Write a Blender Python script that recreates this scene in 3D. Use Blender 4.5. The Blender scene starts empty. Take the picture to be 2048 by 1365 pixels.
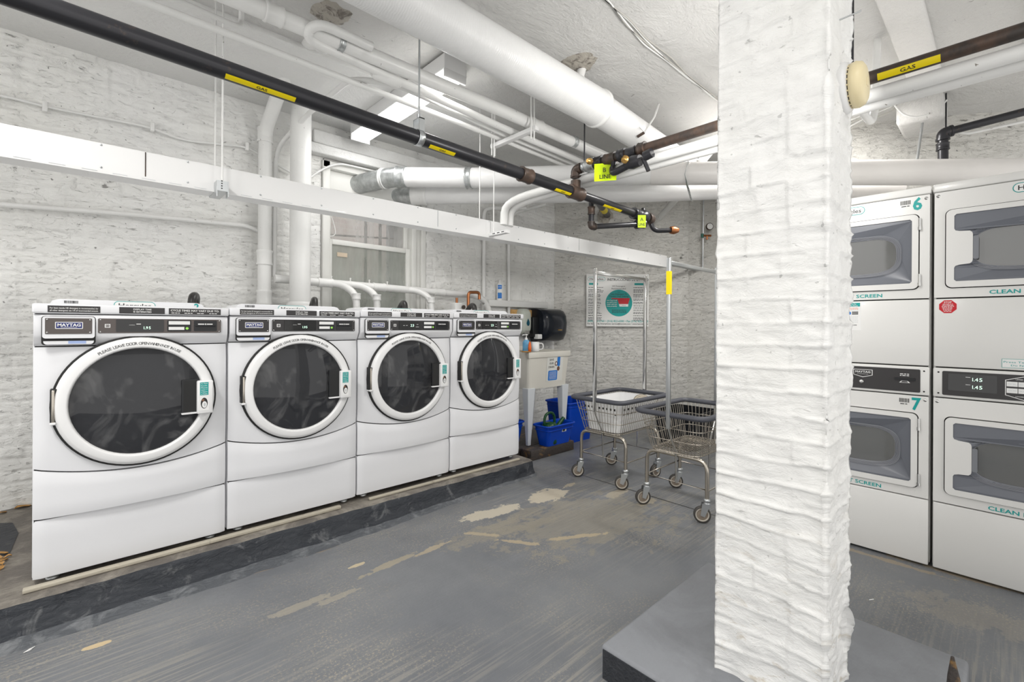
import bpy, bmesh, math, random
from mathutils import Vector, Matrix, noise
from mathutils.geometry import tessellate_polygon
random.seed(7)
C = bpy.context.scene.collection
PI = math.pi

# ------------------------------------------------------------------ camera
FPX, HX, HY, ROLL, HC = 924.0, 1024.0, 651.5, 0.006, 1.2
YAW = math.atan2(990, 924)            # angle between view direction and the washer row (+X)
S_, C_ = math.sin(YAW), math.cos(YAW)
cam = bpy.data.cameras.new('camera'); co = bpy.data.objects.new('camera', cam); C.objects.link(co)
cam.sensor_width = 36; cam.lens = FPX / 2048 * 36; cam.clip_start = .02
cam.shift_y = -(682.5 - HY) / 2048
fw = Vector((C_, S_, 0)); rt = Vector((S_, -C_, 0)); up = Vector((0, 0, 1))
r2 = rt * math.cos(ROLL) + up * math.sin(ROLL) * 1
u2 = -rt * math.sin(ROLL) + up * math.cos(ROLL)
co.matrix_world = Matrix(((r2.x, u2.x, -fw.x, 0), (r2.y, u2.y, -fw.y, 0), (r2.z, u2.z, -fw.z, HC), (0, 0, 0, 1)))
bpy.context.scene.camera = co
vs = bpy.context.scene.view_settings
vs.view_transform = 'Standard'; vs.look = 'None'; vs.gamma = 1; vs.use_curve_mapping = False
vs.exposure = 0.42

# ------------------------------------------------------------------ light
w = bpy.data.worlds.new('world'); bpy.context.scene.world = w; w.use_nodes = True
w.node_tree.nodes['Background'].inputs[0].default_value = (1.0, 0.985, 0.96, 1)
w.node_tree.nodes['Background'].inputs[1].default_value = 0.95
def area(name, loc, rot, sx, sy, e, col=(1, .98, .95)):
    l = bpy.data.lights.new(name, 'AREA'); l.shape = 'RECTANGLE'; l.size = sx; l.size_y = sy; l.energy = e; l.color = col
    o = bpy.data.objects.new(name, l); o.location = loc; o.rotation_euler = rot; C.objects.link(o); return o
area('fill_light', (-.7, 1.5, 2.85), (0, 0, 0), .3, 1.3, 50)  # added out of frame to brighten the left and back walls
area('fill_light', (.6, -.8, 2.85), (0, 0, 0), 1.3, .3, 12)  # unseen fill added behind the camera for brightness
l_ = area('fill_light', (2.12, .62, 2.15), (0, 0, 0), .28, .28, 13); l_.rotation_euler = Vector((-.50, -.80, .05)).to_track_quat('Z', 'Y').to_euler()  # added fill hidden behind the pillar, aimed at the back wall
area('tube_light_glow', (1.72, 2.9, 2.70), (0, 0, 0), .12, 1.0, 7)
area('fill_light', (4.0, 1.25, 2.85), (0, 0, 0), .3, .6, 34)  # fill added out of sight behind the pillar for carts and far wall

def ray(x, y):
    dx, dy = x - HX, y - HY
    cx = (dx * math.cos(ROLL) - dy * math.sin(ROLL)) / FPX
    cy = -(dy * math.cos(ROLL) + dx * math.sin(ROLL)) / FPX
    return Vector((cx * S_ + C_, -cx * C_ + S_, cy))
def at(x, y, u=None, v=None, z=None, Z=None):
    r = ray(x, y)
    t = u / r.x if u is not None else v / r.y if v is not None else (z - HC) / r.z if z is not None else Z
    return Vector((r.x * t, r.y * t, HC + r.z * t))

# ------------------------------------------------------------------ materials
MATS = {}
def mat(name, col, rough=.5, metal=0, emit=0, trans=0, alpha=1, spec=.5, coat=0, ior=1.45):
    if name in MATS: return MATS[name]
    m = bpy.data.materials.new(name); m.use_nodes = True
    b = m.node_tree.nodes['Principled BSDF']
    b.inputs['Base Color'].default_value = (*col, 1); b.inputs['Roughness'].default_value = rough
    b.inputs['Metallic'].default_value = metal; b.inputs['IOR'].default_value = ior
    b.inputs['Specular IOR Level'].default_value = spec; b.inputs['Coat Weight'].default_value = coat
    b.inputs['Transmission Weight'].default_value = trans; b.inputs['Alpha'].default_value = alpha
    if emit: b.inputs['Emission Color'].default_value = (*col, 1); b.inputs['Emission Strength'].default_value = emit
    MATS[name] = m; return m
class NT:
    def __init__(s, m): s.t = m.node_tree; s.b = s.t.nodes['Principled BSDF']; s.tc = s.t.nodes.new('ShaderNodeTexCoord')
    def n(s, typ, **k):
        o = s.t.nodes.new(typ)
        for a, b in k.items(): setattr(o, a, b)
        return o
    def l(s, a, b): s.t.links.new(a, b)
    def mapping(s, scale=(1, 1, 1), rot=(0, 0, 0), loc=(0, 0, 0), src='Object'):
        m = s.n('ShaderNodeMapping'); s.l(s.tc.outputs[src], m.inputs[0])
        m.inputs['Scale'].default_value = scale; m.inputs['Rotation'].default_value = rot; m.inputs['Location'].default_value = loc
        return m.outputs[0]
    def noise(s, vec, scale, detail=4, rough=.55, dist=0):
        o = s.n('ShaderNodeTexNoise'); s.l(vec, o.inputs['Vector'])
        o.inputs['Scale'].default_value = scale; o.inputs['Detail'].default_value = detail
        o.inputs['Roughness'].default_value = rough; o.inputs['Distortion'].default_value = dist
        return o.outputs[0]
    def ramp(s, f, a, b, c0=(0, 0, 0, 1), c1=(1, 1, 1, 1)):
        o = s.n('ShaderNodeValToRGB'); s.l(f, o.inputs[0]); e = o.color_ramp.elements
        e[0].position = a; e[1].position = b; e[0].color = c0; e[1].color = c1; return o.outputs[0]
    def mix(s, f, a, b):
        o = s.n('ShaderNodeMix', data_type='RGBA')
        if isinstance(f, (int, float)): o.inputs[0].default_value = f
        else: s.l(f, o.inputs[0])
        for i, x in ((6, a), (7, b)):
            if isinstance(x, tuple): o.inputs[i].default_value = (*x[:3], 1)
            else: s.l(x, o.inputs[i])
        return o.outputs[2]
    def math(s, op, a, b=None, clamp=False):
        o = s.n('ShaderNodeMath', operation=op); o.use_clamp = clamp
        for i, x in enumerate((a, b)):
            if x is None: continue
            if isinstance(x, (int, float)): o.inputs[i].default_value = x
            else: s.l(x, o.inputs[i])
        return o.outputs[0]
    def bump(s, h, st=.3, dist=.01, prev=None):
        o = s.n('ShaderNodeBump'); s.l(h, o.inputs['Height']); o.inputs['Strength'].default_value = st
        o.inputs['Distance'].default_value = dist
        if prev: s.l(prev, o.inputs['Normal'])
        return o.outputs[0]

def brick_mat(name, base, specks=.70, crevice_dark=.5, low=False, relief=.75, rs=1.):
    m = mat(name, base, .42); t = NT(m)
    uv = t.mapping(src='UV')
    fl = t.mapping((1, 2.6, 1), src='UV')
    c = t.mix(t.ramp(t.noise(uv, 1.3, 4), .35, .75), base, tuple(x * y for x, y in zip(base, (.94, .935, .91))))
    crack = t.ramp(t.noise(fl, 17, 6, .62, .6), specks, specks + .018)
    gate = t.ramp(t.noise(uv, 2.2, 3), .42, .6)
    c = t.mix(t.math('MULTIPLY', t.math('MULTIPLY', crack, gate), crevice_dark), c, (.10, .095, .085))  # dark paint gaps, with crevice shade put into the colour too
    sp = t.ramp(t.noise(uv, 36, 2, .5), .712, .735)
    c = t.mix(t.math('MULTIPLY', sp, crevice_dark), c, (.06, .058, .055))
    if low:
        sep = t.n('ShaderNodeSeparateXYZ'); t.l(t.tc.outputs['UV'], sep.inputs[0])
        lo = t.math('MULTIPLY', t.ramp(sep.outputs[1], .15, .75, (1, 1, 1, 1), (0, 0, 0, 1)), t.ramp(t.noise(fl, 9, 5, .65, 1), .56, .66))
        c = t.mix(t.math('MULTIPLY', lo, .55), c, (.46, .38, .26))
    t.l(c, t.b.inputs['Base Color'])
    b1 = t.bump(t.noise(t.mapping((1, 1.7, 1), src='UV'), 13, 9, .66, .4), relief, .018)
    ckb = t.ramp(t.noise(fl, 17, 6, .62, .6), specks - .05, specks + .02, (1, 1, 1, 1), (0, 0, 0, 1))
    b2 = t.bump(ckb, .6, .012, b1)
    rn = t.noise(t.mapping((1, 2.8, 1), src='UV'), 6.5, 5, .62, .8)
    rd = t.ramp(t.math('ABSOLUTE', t.math('SUBTRACT', rn, .5)), .0, .016)
    rg_ = t.ramp(t.noise(uv, 4, 2), .38, .50, (1, 1, 1, 1), (0, 0, 0, 1))
    b2 = t.bump(t.math('MAXIMUM', rd, rg_), .55 * rs, .012, b2)
    rn = t.noise(t.mapping((1, 2.0, 1), (0, 0, .25), (3, 1, 0), src='UV'), 15, 4, .6, .6)
    rd = t.ramp(t.math('ABSOLUTE', t.math('SUBTRACT', rn, .5)), .0, .03)
    b2 = t.bump(t.math('MAXIMUM', rd, t.ramp(t.noise(uv, 7, 2), .42, .50)), .35 * rs, .006, b2)
    t.l(b2, t.b.inputs['Normal'])
    return m
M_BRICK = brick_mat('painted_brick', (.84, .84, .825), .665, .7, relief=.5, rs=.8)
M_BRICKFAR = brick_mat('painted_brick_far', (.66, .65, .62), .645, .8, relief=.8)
M_PILLAR = brick_mat('painted_brick_pillar', (.86, .86, .85), .715, .35, True, relief=.6, rs=.38)

def plaster(name, base, crevice_dark=.6):
    m = mat(name, base, .5); t = NT(m); o = t.mapping()
    c = t.mix(t.ramp(t.noise(o, 1.1, 5, .6), .35, .7), base, tuple(x * .90 for x in base))
    ck = t.ramp(t.noise(t.mapping((1, 2.2, 1), (0, 0, .6)), 9, 8, .66, 1.4), .655, .675)
    gate = t.ramp(t.noise(o, 1.1, 2), .5, .58)
    c = t.mix(t.math('MULTIPLY', t.math('MULTIPLY', ck, gate), crevice_dark), c, (.12, .11, .10))
    t.l(c, t.b.inputs['Base Color'])
    b1 = t.bump(t.noise(o, 3.5, 7, .65, .6), .7, .04)
    b2 = t.bump(t.noise(t.mapping((1, 3, 1), (0, 0, -.8)), 20, 6, .66, .8), .5, .01, b1)
    t.l(b2, t.b.inputs['Normal']); return m
M_CEIL = plaster('ceiling_plaster', (.62, .615, .60))
M_RIB = plaster('rib_plaster', (.78, .77, .75), .2)
M_SOFFIT = plaster('soffit_plaster', (.80, .80, .785), .4)

def floor_mat():
    m = mat('painted_floor', (.1, .1, .1), .42, spec=.35); t = NT(m); o = t.mapping()
    base = t.mix(t.ramp(t.noise(o, 1.2, 5, .6), .3, .7), (.135, .143, .158), (.215, .222, .232))
    streak = t.noise(t.mapping((2.2, 75, 1), (0, 0, .04)), 1.0, 3, .6, .3)
    sg = t.ramp(t.noise(o, .8, 3, .5), .42, .58)
    s2 = t.math('MULTIPLY', t.ramp(streak, .50, .60), sg)
    base = t.mix(t.math('MULTIPLY', s2, .5), base, (.33, .315, .275))
    # small worn-through grains
    g = t.ramp(t.noise(o, 100, 4, .75), .53, .64)
    gg = t.ramp(t.noise(o, 2.0, 5, .62), .44, .62)
    base = t.mix(t.math('MULTIPLY', t.math('MULTIPLY', g, gg), .75), base, (.44, .38, .27))
    w1 = t.ramp(t.noise(o, 330, 1, .5), .775, .79)
    base = t.mix(w1, base, (.62, .62, .60))
    rg = t.noise(t.mapping((1, 1.6, 1)), 7, 7, .66, .4); rg2 = t.noise(o, 40, 4, .7)
    rag = t.math('ADD', t.math('MULTIPLY', t.math('SUBTRACT', rg, .5), 2.6), t.math('MULTIPLY', t.math('SUBTRACT', rg2, .5), 1.1))
    def blob(px, py, rx, ry, ang=0, amt=1., col=(.44, .385, .29), r_=1.):
        nonlocal base
        p = at(px, py, z=0)
        mp = t.n('ShaderNodeMapping', vector_type='TEXTURE'); t.l(t.tc.outputs['Object'], mp.inputs[0])
        mp.inputs['Location'].default_value = (p.x, p.y, 0); mp.inputs['Rotation'].default_value = (0, 0, ang)
        mp.inputs['Scale'].default_value = (rx, ry, 1)
        ln = t.n('ShaderNodeVectorMath', operation='LENGTH'); t.l(mp.outputs[0], ln.inputs[0])
        d = t.math('ADD', ln.outputs['Value'], t.math('MULTIPLY', rag, r_))
        k = t.ramp(d, .92, 1.0, (1, 1, 1, 1), (0, 0, 0, 1))
        if amt < 1: k = t.math('MULTIPLY', k, amt)
        base = t.mix(k, base, col)
    T = -.05
    tan2 = (.30, .27, .21)
    blob(1170, 1035, .55, .34, -.3, .5, tan2, 1.5)
    blob(1010, 1060, .35, .10, -.2, .45, tan2, 1.4)
    blob(990, 1026, .24, .07, -.12, 1, (.50, .455, .37), .75)
    blob(1100, 990, .18, .10, .0, 1, (.50, .45, .36), .75)
    blob(1145, 968, .06, .03, .1, .9)
    blob(1235, 985, .16, .04, 0, .6)
    blob(1300, 1000, .11, .04, 0, .7)
    blob(1050, 1086, .14, .022, -1.0, .8, (.45, .37, .25))
    blob(1160, 1072, .17, .022, -.5, .8, (.45, .37, .25))
    blob(965, 1070, .14, .02, -.9, .7, (.45, .37, .25))
    blob(870, 1100, .12, .02, .1, .7, (.45, .37, .25))
    blob(790, 1130, .16, .025, .1, .6, (.42, .36, .25))
    blob(722, 1134, .035, .014, .1, 1, (.52, .44, .30))
    blob(203, 1301, .045, .016, -.1, 1, (.56, .44, .27), .5)
    blob(600, 1220, .12, .03, 0, .5, (.40, .36, .28))
    blob(690, 1195, .10, .02, 0, .5, (.40, .36, .28))
    blob(550, 1140, .35, .018, 0, .5, (.30, .22, .13))
    blob(900, 985, .35, .018, 0, .5, (.30, .23, .14))
    blob(1290, 985, .80, .006, 1.57, 1, (.02, .02, .02), .04)
    blob(60, 1270, .30, .06, 0, .75, (.055, .075, .055))
    blob(1770, 1110, .25, .02, 1.57, .7, (.36, .29, .20))
    blob(1960, 1150, .3, .025, 1.57, .7, (.36, .29, .20))
    blob(1990, 1230, .12, .30, 0, .25, (.40, .35, .27), 1.4)
    t.l(base, t.b.inputs['Base Color'])
    b1 = t.bump(t.noise(o, 4, 5), .2, .02); b2 = t.bump(streak, .5, .003, b1); b3 = t.bump(t.noise(o, 90, 4, .7), .3, .003, b2)
    t.l(b3, t.b.inputs['Normal'])
    t.l(t.ramp(t.noise(o, 5, 4), .3, .7, (.30, .30, .30, 1), (.55, .55, .55, 1)), t.b.inputs['Roughness'])
    return m
M_FLOOR = floor_mat()
def rough_paint(name, a, b, sc=9, thr=(.5, .6), bs=.9):
    m = mat(name, a, .45); t = NT(m); o = t.mapping()
    t.l(t.mix(t.ramp(t.noise(o, sc, 7, .68, .6), *thr), a, b), t.b.inputs['Base Color'])
    t.l(t.bump(t.noise(t.mapping((1, 2, 2)), 22, 7, .65, .6), bs, .012), t.b.inputs['Normal']); return m
M_PADFACE = rough_paint('pad_dark_paint', (.030, .034, .042), (.16, .165, .17), 8, (.56, .70))
M_PADFIL = rough_paint('pad_fillet_paint', (.10, .108, .12), (.24, .25, .26), 10, (.5, .7), .9)
M_PADTOP = rough_paint('pad_worn_concrete', (.14, .125, .11), (.29, .265, .225), 5, (.45, .62))
M_PADBLACK = rough_paint('pad_black_patch', (.022, .025, .032), (.07, .07, .07), 12, (.55, .7))
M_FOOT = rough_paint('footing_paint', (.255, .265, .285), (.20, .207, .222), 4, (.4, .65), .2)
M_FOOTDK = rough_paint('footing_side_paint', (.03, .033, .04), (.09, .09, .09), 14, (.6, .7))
M_TIMBER = rough_paint('old_timber', (.055, .045, .04), (.34, .19, .055), 6, (.55, .68))
M_BOARD = rough_paint('pine_board', (.52, .30, .10), (.62, .38, .15), 10, (.4, .6), .1)
M_LATH = rough_paint('pale_lath', (.46, .42, .34), (.30, .26, .2), 14, (.6, .7), .3)

def pipe_paint(name, col, sp=.70):
    m = mat(name, col, .35); t = NT(m); o = t.mapping()
    c = t.mix(t.ramp(t.noise(o, 3, 4), .4, .7), col, tuple(x * .93 for x in col))
    c = t.mix(t.ramp(t.noise(o, 30, 5, .6, .5), sp, sp + .02), c, (.22, .2, .17))
    t.l(c, t.b.inputs['Base Color']); t.l(t.bump(t.noise(o, 35, 4), .2, .004), t.b.inputs['Normal']); return m
M_PIPE = pipe_paint('white_pipe_paint', (.78, .78, .765))
M_INSUL = pipe_paint('white_insulation', (.76, .76, .755), .78)
M_DUCTGREY = pipe_paint('off_white_duct_paint', (.72, .70, .68), .78)
M_IRON = mat('black_iron', (.035, .032, .031), .32, .3); t_ = NT(M_IRON); o_ = t_.mapping()
t_.l(t_.mix(t_.ramp(t_.noise(o_, 14, 6, .7), .62, .80), (.028, .028, .032), (.11, .075, .055)), t_.b.inputs['Base Color'])
M_RUST = mat('brown_iron', (.10, .06, .045), .42, .2); t_ = NT(M_RUST); o_ = t_.mapping()
t_.l(t_.mix(t_.ramp(t_.noise(o_, 10, 6, .7), .4, .7), (.045, .037, .033), (.11, .068, .048)), t_.b.inputs['Base Color'])
M_GALV = mat('galvanised_steel', (.50, .52, .52), .34, .75); t_ = NT(M_GALV); o_ = t_.mapping()
t_.l(t_.mix(t_.ramp(t_.noise(o_, 18, 5, .7), .4, .65), (.42, .44, .44), (.62, .64, .64)), t_.b.inputs['Base Color'])
M_WHITE = mat('white_enamel', (.76, .765, .785), .22, coat=.2)
M_WHITE2 = mat('white_enamel_dryer', (.74, .735, .715), .27, coat=.1)
M_RING = mat('white_door_plastic', (.80, .80, .80), .28)
M_RACE = mat('white_raceway_enamel', (.76, .76, .755), .38)
M_GAP = mat('dark_gap', (.015, .015, .015), .6)
M_BLACK = mat('black_plastic', (.012, .013, .015), .3)
M_PANEL = mat('charcoal_panel', (.035, .033, .034), .35)
M_PANEL1 = mat('brown_grey_panel', (.105, .09, .085), .3, .3)
M_SCREEN = mat('display_glass', (.012, .012, .013), .06, ior=1.6)
M_LED = mat('green_digits', (.62, .92, .74), .5, emit=.8)
M_LEDD = mat('green_dot', (.35, .8, .12), .4)
M_CHROME = mat('chrome', (.62, .62, .61), .12, 1)
M_NICKEL = mat('dull_nickel', (.52, .48, .42), .25, 1)
M_STEEL = mat('zinc_steel', (.55, .57, .58), .3, .9)
M_TEAL = mat('teal_ink', (.0, .33, .31), .45)
M_INK = mat('black_ink', (.02, .02, .02), .5)
M_PAPER = mat('white_paper', (.80, .80, .79), .5)
M_REDINK = mat('red_ink', (.55, .01, .02), .45)
M_NAVY = mat('navy_ink', (.02, .03, .16), .4)
M_YELLOW = mat('yellow_tape', (.80, .63, .0), .45)
M_LIME = mat('lime_tag', (.60, .82, .0), .45)
M_BLUEINK = mat('blue_ink', (.02, .18, .58), .45)
M_RUBBER = mat('grey_rubber', (.065, .068, .082), .5)
M_TYRE = mat('dark_tyre', (.06, .055, .05), .6)
M_TREAD = mat('pale_wheel_rim', (.48, .44, .38), .5)
M_BLUE = mat('blue_bin_plastic', (.0, .055, .48), .32)
M_GREEN = mat('green_can_plastic', (.01, .065, .02), .3)
M_CREAM = mat('sink_plastic', (.66, .64, .58), .4)
M_SINKLEG = mat('sink_leg_paint', (.66, .69, .72), .35)
M_IVORY = mat('aged_ivory', (.74, .64, .40), .4)
M_COPPER = mat('copper', (.42, .17, .075), .33, .9)
M_BRASS = mat('brass', (.62, .38, .12), .3, .9)
M_HOSE = mat('black_hose', (.03, .028, .027), .35)
M_LEAF = mat('dry_leaf', (.40, .22, .07), .6)
M_DIFF = mat('lit_diffuser', (1, 1, 1), .5, emit=5)
M_TUB = mat('white_tub_plastic', (.80, .80, .80), .3)
M_SOAP = mat('pale_green_plastic', (.55, .58, .52), .35)
M_TOWEL = mat('navy_black_plastic', (.012, .015, .022), .18)
M_SASH = mat('sash_paint', (.74, .74, .71), .4)
M_DRUM = mat('drum_steel', (.50, .50, .50), .25, .9)
M_DOORGREY = mat('grey_door_funnel', (.155, .165, .19), .3)
M_PANE = mat('dryer_pane', (.10, .102, .10), .06, ior=2.1)
def tint_glass(name, tint, fac):
    m = bpy.data.materials.new(name); m.use_nodes = True; t = m.node_tree; t.nodes.clear()
    o = t.nodes.new('ShaderNodeOutputMaterial'); mx = t.nodes.new('ShaderNodeMixShader')
    tr = t.nodes.new('ShaderNodeBsdfTransparent'); tr.inputs[0].default_value = (*tint, 1)
    p = t.nodes.new('ShaderNodeBsdfPrincipled'); p.inputs['Base Color'].default_value = (.02, .021, .023, 1); p.inputs['Roughness'].default_value = .04; p.inputs['IOR'].default_value = 1.6
    tc = t.nodes.new('ShaderNodeTexCoord'); nz = t.nodes.new('ShaderNodeTexNoise'); nz.inputs['Scale'].default_value = 5; nz.inputs['Detail'].default_value = 6; nz.inputs['Distortion'].default_value = 2.2
    rp = t.nodes.new('ShaderNodeValToRGB'); rp.color_ramp.elements[0].position = .5; rp.color_ramp.elements[1].position = .72; rp.color_ramp.elements[0].color = (.012, .012, .014, 1); rp.color_ramp.elements[1].color = (.14, .14, .14, 1)  # pale streaks in the colour stand for residue and reflections
    t.links.new(tc.outputs['Object'], nz.inputs[0]); t.links.new(nz.outputs[0], rp.inputs[0]); t.links.new(rp.outputs[0], p.inputs['Base Color'])
    mx.inputs[0].default_value = fac; t.links.new(tr.outputs[0], mx.inputs[1]); t.links.new(p.outputs[0], mx.inputs[2]); t.links.new(mx.outputs[0], o.inputs[0])
    return m
M_DOORGLASS = tint_glass('smoked_door_glass', (.42, .43, .45), .62)
def window_glass(name, col, amt):
    m = bpy.data.materials.new(name); m.use_nodes = True; t = m.node_tree; t.nodes.clear()
    o = t.nodes.new('ShaderNodeOutputMaterial'); mx = t.nodes.new('ShaderNodeMixShader')
    tr = t.nodes.new('ShaderNodeBsdfTransparent')
    p = t.nodes.new('ShaderNodeBsdfPrincipled'); p.inputs['Base Color'].default_value = (*col, 1); p.inputs['Roughness'].default_value = .12
    tc = t.nodes.new('ShaderNodeTexCoord'); mp = t.nodes.new('ShaderNodeMapping'); mp.inputs['Scale'].default_value = (5, 1, 1.2)
    nz = t.nodes.new('ShaderNodeTexNoise'); nz.inputs['Scale'].default_value = 2.2; nz.inputs['Detail'].default_value = 6
    rp = t.nodes.new('ShaderNodeMapRange'); rp.inputs[1].default_value = .3; rp.inputs[2].default_value = .7
    rp.inputs[3].default_value = max(0, amt - .2); rp.inputs[4].default_value = min(1, amt + .15)
    t.links.new(tc.outputs['Object'], mp.inputs[0]); t.links.new(mp.outputs[0], nz.inputs[0]); t.links.new(nz.outputs[0], rp.inputs[0])
    t.links.new(rp.outputs[0], mx.inputs[0]); t.links.new(tr.outputs[0], mx.inputs[1]); t.links.new(p.outputs[0], mx.inputs[2]); t.links.new(mx.outputs[0], o.inputs[0])
    return m
M_GLASSUP = window_glass('dusty_glass', (.62, .62, .60), .35)
M_GLASSLO = window_glass('dirty_lower_glass', (.42, .44, .40), .55)
M_CLEARBLUE = mat('clear_blue_soap', (.18, .50, .80), .15, trans=.3)
M_ORANGE = mat('orange_plastic', (.75, .14, .02), .4)

# ------------------------------------------------------------------ mesh builder
FONTC = {}
def glyphs(s, bold=0.):
    k = (s, bold)
    if k not in FONTC:
        cu = bpy.data.curves.new('t', 'FONT'); cu.body = s; cu.size = 1; cu.resolution_u = 2; cu.offset = bold; cu.fill_mode = 'FRONT' if hasattr(cu, 'fill_mode') else cu.fill_mode
        ob = bpy.data.objects.new('t', cu); me = bpy.data.meshes.new_from_object(ob)
        FONTC[k] = ([(v.co.x, v.co.y) for v in me.vertices], [tuple(p.vertices) for p in me.polygons])
        bpy.data.meshes.remove(me); bpy.data.objects.remove(ob); bpy.data.curves.remove(cu)
    return FONTC[k]
class MB:
    def __init__(s): s.v = []; s.f = []; s.m = []; s.mats = []; s.M = Matrix.Identity(4); s.uv = None; s.sm = []
    def mi(s, m):
        if m not in s.mats: s.mats.append(m)
        return s.mats.index(m)
    def add(s, vs, fs, m, smooth=False):
        b = len(s.v); s.v += [s.M @ Vector(v) for v in vs]; k = s.mi(m)
        for f in fs: s.f.append(tuple(b + i for i in f)); s.m.append(k); s.sm.append(smooth)
        return s
    def box(s, x0, y0, z0, x1, y1, z1, m, bev=0, seg=2):
        if bev <= 0:
            vs = [(x, y, z) for z in (z0, z1) for y in (y0, y1) for x in (x0, x1)]
            return s.add(vs, [(0, 2, 3, 1), (4, 5, 7, 6), (0, 1, 5, 4), (2, 6, 7, 3), (0, 4, 6, 2), (1, 3, 7, 5)], m)
        b = bmesh.new(); bmesh.ops.create_cube(b, size=1)
        for v in b.verts: v.co = Vector(((x0 + x1) / 2 + v.co.x * (x1 - x0), (y0 + y1) / 2 + v.co.y * (y1 - y0), (z0 + z1) / 2 + v.co.z * (z1 - z0)))
        bmesh.ops.bevel(b, geom=b.edges[:], offset=bev, segments=seg, affect='EDGES', profile=.5)
        b.verts.index_update(); s.add([v.co.copy() for v in b.verts], [tuple(v.index for v in f.verts) for f in b.faces], m, True); b.free(); return s
    def tube(s, pts, r, m, seg=12, closed=False, cap=True, ry=None):
        pts = [Vector(p) for p in pts]; n = len(pts); rings = []; rr = r if isinstance(r, (list, tuple)) else [r] * n
        prev = None
        for i, p in enumerate(pts):
            a = pts[(i - 1) % n] if (closed or i > 0) else p; b = pts[(i + 1) % n] if (closed or i < n - 1) else p
            d = (b - a).normalized() if (b - a).length > 1e-9 else Vector((0, 0, 1))
            if prev is None:
                x = d.orthogonal() if abs(d.z) > .9 else Vector((0, 0, 1)).cross(d); x.normalize()
            else:
                x = prev - d * prev.dot(d); x = x.normalized() if x.length > 1e-6 else d.orthogonal().normalized()
            prev = x; y = d.cross(x)
            rings.append([p + x * math.cos(2 * PI * k / seg) * rr[i] + y * math.sin(2 * PI * k / seg) * (ry or rr[i]) for k in range(seg)])
        vs = [v for q in rings for v in q]; fs = []
        for i in range(n if closed else n - 1):
            j = (i + 1) % n
            for k in range(seg): fs.append((i * seg + k, i * seg + (k + 1) % seg, j * seg + (k + 1) % seg, j * seg + k))
        s.add(vs, fs, m, True)
        if cap and not closed:
            s.add(rings[0], [tuple(range(seg))[::-1]], m); s.add(rings[-1], [tuple(range(seg))], m)
        return s
    def lathe(s, prof, c, axis, m, seg=32, cap=False):
        """prof: list of (radius, height along axis)"""
        ax = Vector(axis).normalized(); x = ax.orthogonal().normalized(); y = ax.cross(x); c = Vector(c)
        vs = [c + ax * h + (x * math.cos(2 * PI * k / seg) + y * math.sin(2 * PI * k / seg)) * r for r, h in prof for k in range(seg)]
        fs = [(i * seg + k, i * seg + (k + 1) % seg, (i + 1) * seg + (k + 1) % seg, (i + 1) * seg + k) for i in range(len(prof) - 1) for k in range(seg)]
        s.add(vs, fs, m, True)
        if cap:
            s.add(vs[:seg], [tuple(range(seg))[::-1]], m); s.add(vs[-seg:], [tuple(range(seg))], m)
        return s
    def prism(s, outline, fn, d0, d1, m, hole=None, smooth=False, m_in=None):
        """outline: 2-D loop; fn(a,b,d) -> point; optional hole loop"""
        loops = [outline] + ([hole] if hole else [])
        flat = [p for l in loops for p in l]; n = len(flat)
        tris = tessellate_polygon([[Vector((a, b, 0)) for a, b in l] for l in loops])
        s.add([fn(a, b, d0) for a, b in flat], [tuple(t) for t in tris], m)
        s.add([fn(a, b, d1) for a, b in flat], [tuple(t)[::-1] for t in tris], m)
        for q, l in enumerate(loops):
            k = len(l); vs = [fn(a, b, d0) for a, b in l] + [fn(a, b, d1) for a, b in l]
            s.add(vs, [(i, (i + 1) % k, k + (i + 1) % k, k + i) for i in range(k)], m_in if (q and m_in) else m, smooth)
        return s
    def funnel(s, outer, inner, fn, d0, d1, m):
        flat = outer + inner
        tris = tessellate_polygon([[Vector((a, b, 0)) for a, b in outer], [Vector((a, b, 0)) for a, b in inner]])
        return s.add([fn(a, b, d0) for a, b in outer] + [fn(a, b, d1) for a, b in inner], [tuple(t) for t in tris], m)
    def poly(s, loop, fn, d, m):
        tris = tessellate_polygon([[Vector((a, b, 0)) for a, b in loop]])
        return s.add([fn(a, b, d) for a, b in loop], [tuple(t) for t in tris], m)
    def text(s, txt, fn, cx, cy, h, m, w=None, bold=.0, d=0., align='c'):
        vs, fs = glyphs(txt, bold)
        if not vs: return s
        x0 = min(a for a, b in vs); x1 = max(a for a, b in vs)
        sy = h / .73; sx = w / (x1 - x0) if w else sy
        off = {'c': -(x0 + x1) / 2, 'l': -x0, 'r': -x1}[align]
        return s.add([fn(cx + (a + off) * sx, cy - h / 2 + b * sy, d) for a, b in vs], fs, m)
    def scribble(s, fn, x0, x1, y, h, m, d=0.):
        x = x0
        while x < x1 - h:
            L = min(x1 - x, h * random.uniform(1.5, 5)); s.rect(fn, x, y - h / 2, x + L, y + h / 2, m, d); x += L + h * .8
        return s
    def rect(s, fn, x0, y0, x1, y1, m, d=0.): return s.add([fn(x0, y0, d), fn(x1, y0, d), fn(x1, y1, d), fn(x0, y1, d)], [(0, 1, 2, 3)], m)
    def build(s, name, parent=None, bevel=None):
        me = bpy.data.meshes.new(name); me.from_pydata([tuple(v) for v in s.v], [], s.f)
        for m in s.mats: me.materials.append(m)
        me.polygons.foreach_set('material_index', s.m); me.polygons.foreach_set('use_smooth', s.sm)
        if s.uv:
            l = me.uv_layers.new(name='UVMap')
            for p in me.polygons:
                for li in p.loop_indices: l.data[li].uv = s.uv[me.loops[li].vertex_index]
        me.update(); o = bpy.data.objects.new(name, me); C.objects.link(o)
        if parent: o.parent = parent
        if bevel:
            b = o.modifiers.new('b', 'BEVEL'); b.width = bevel; b.segments = 2; b.limit_method = 'ANGLE'
        return o
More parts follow.
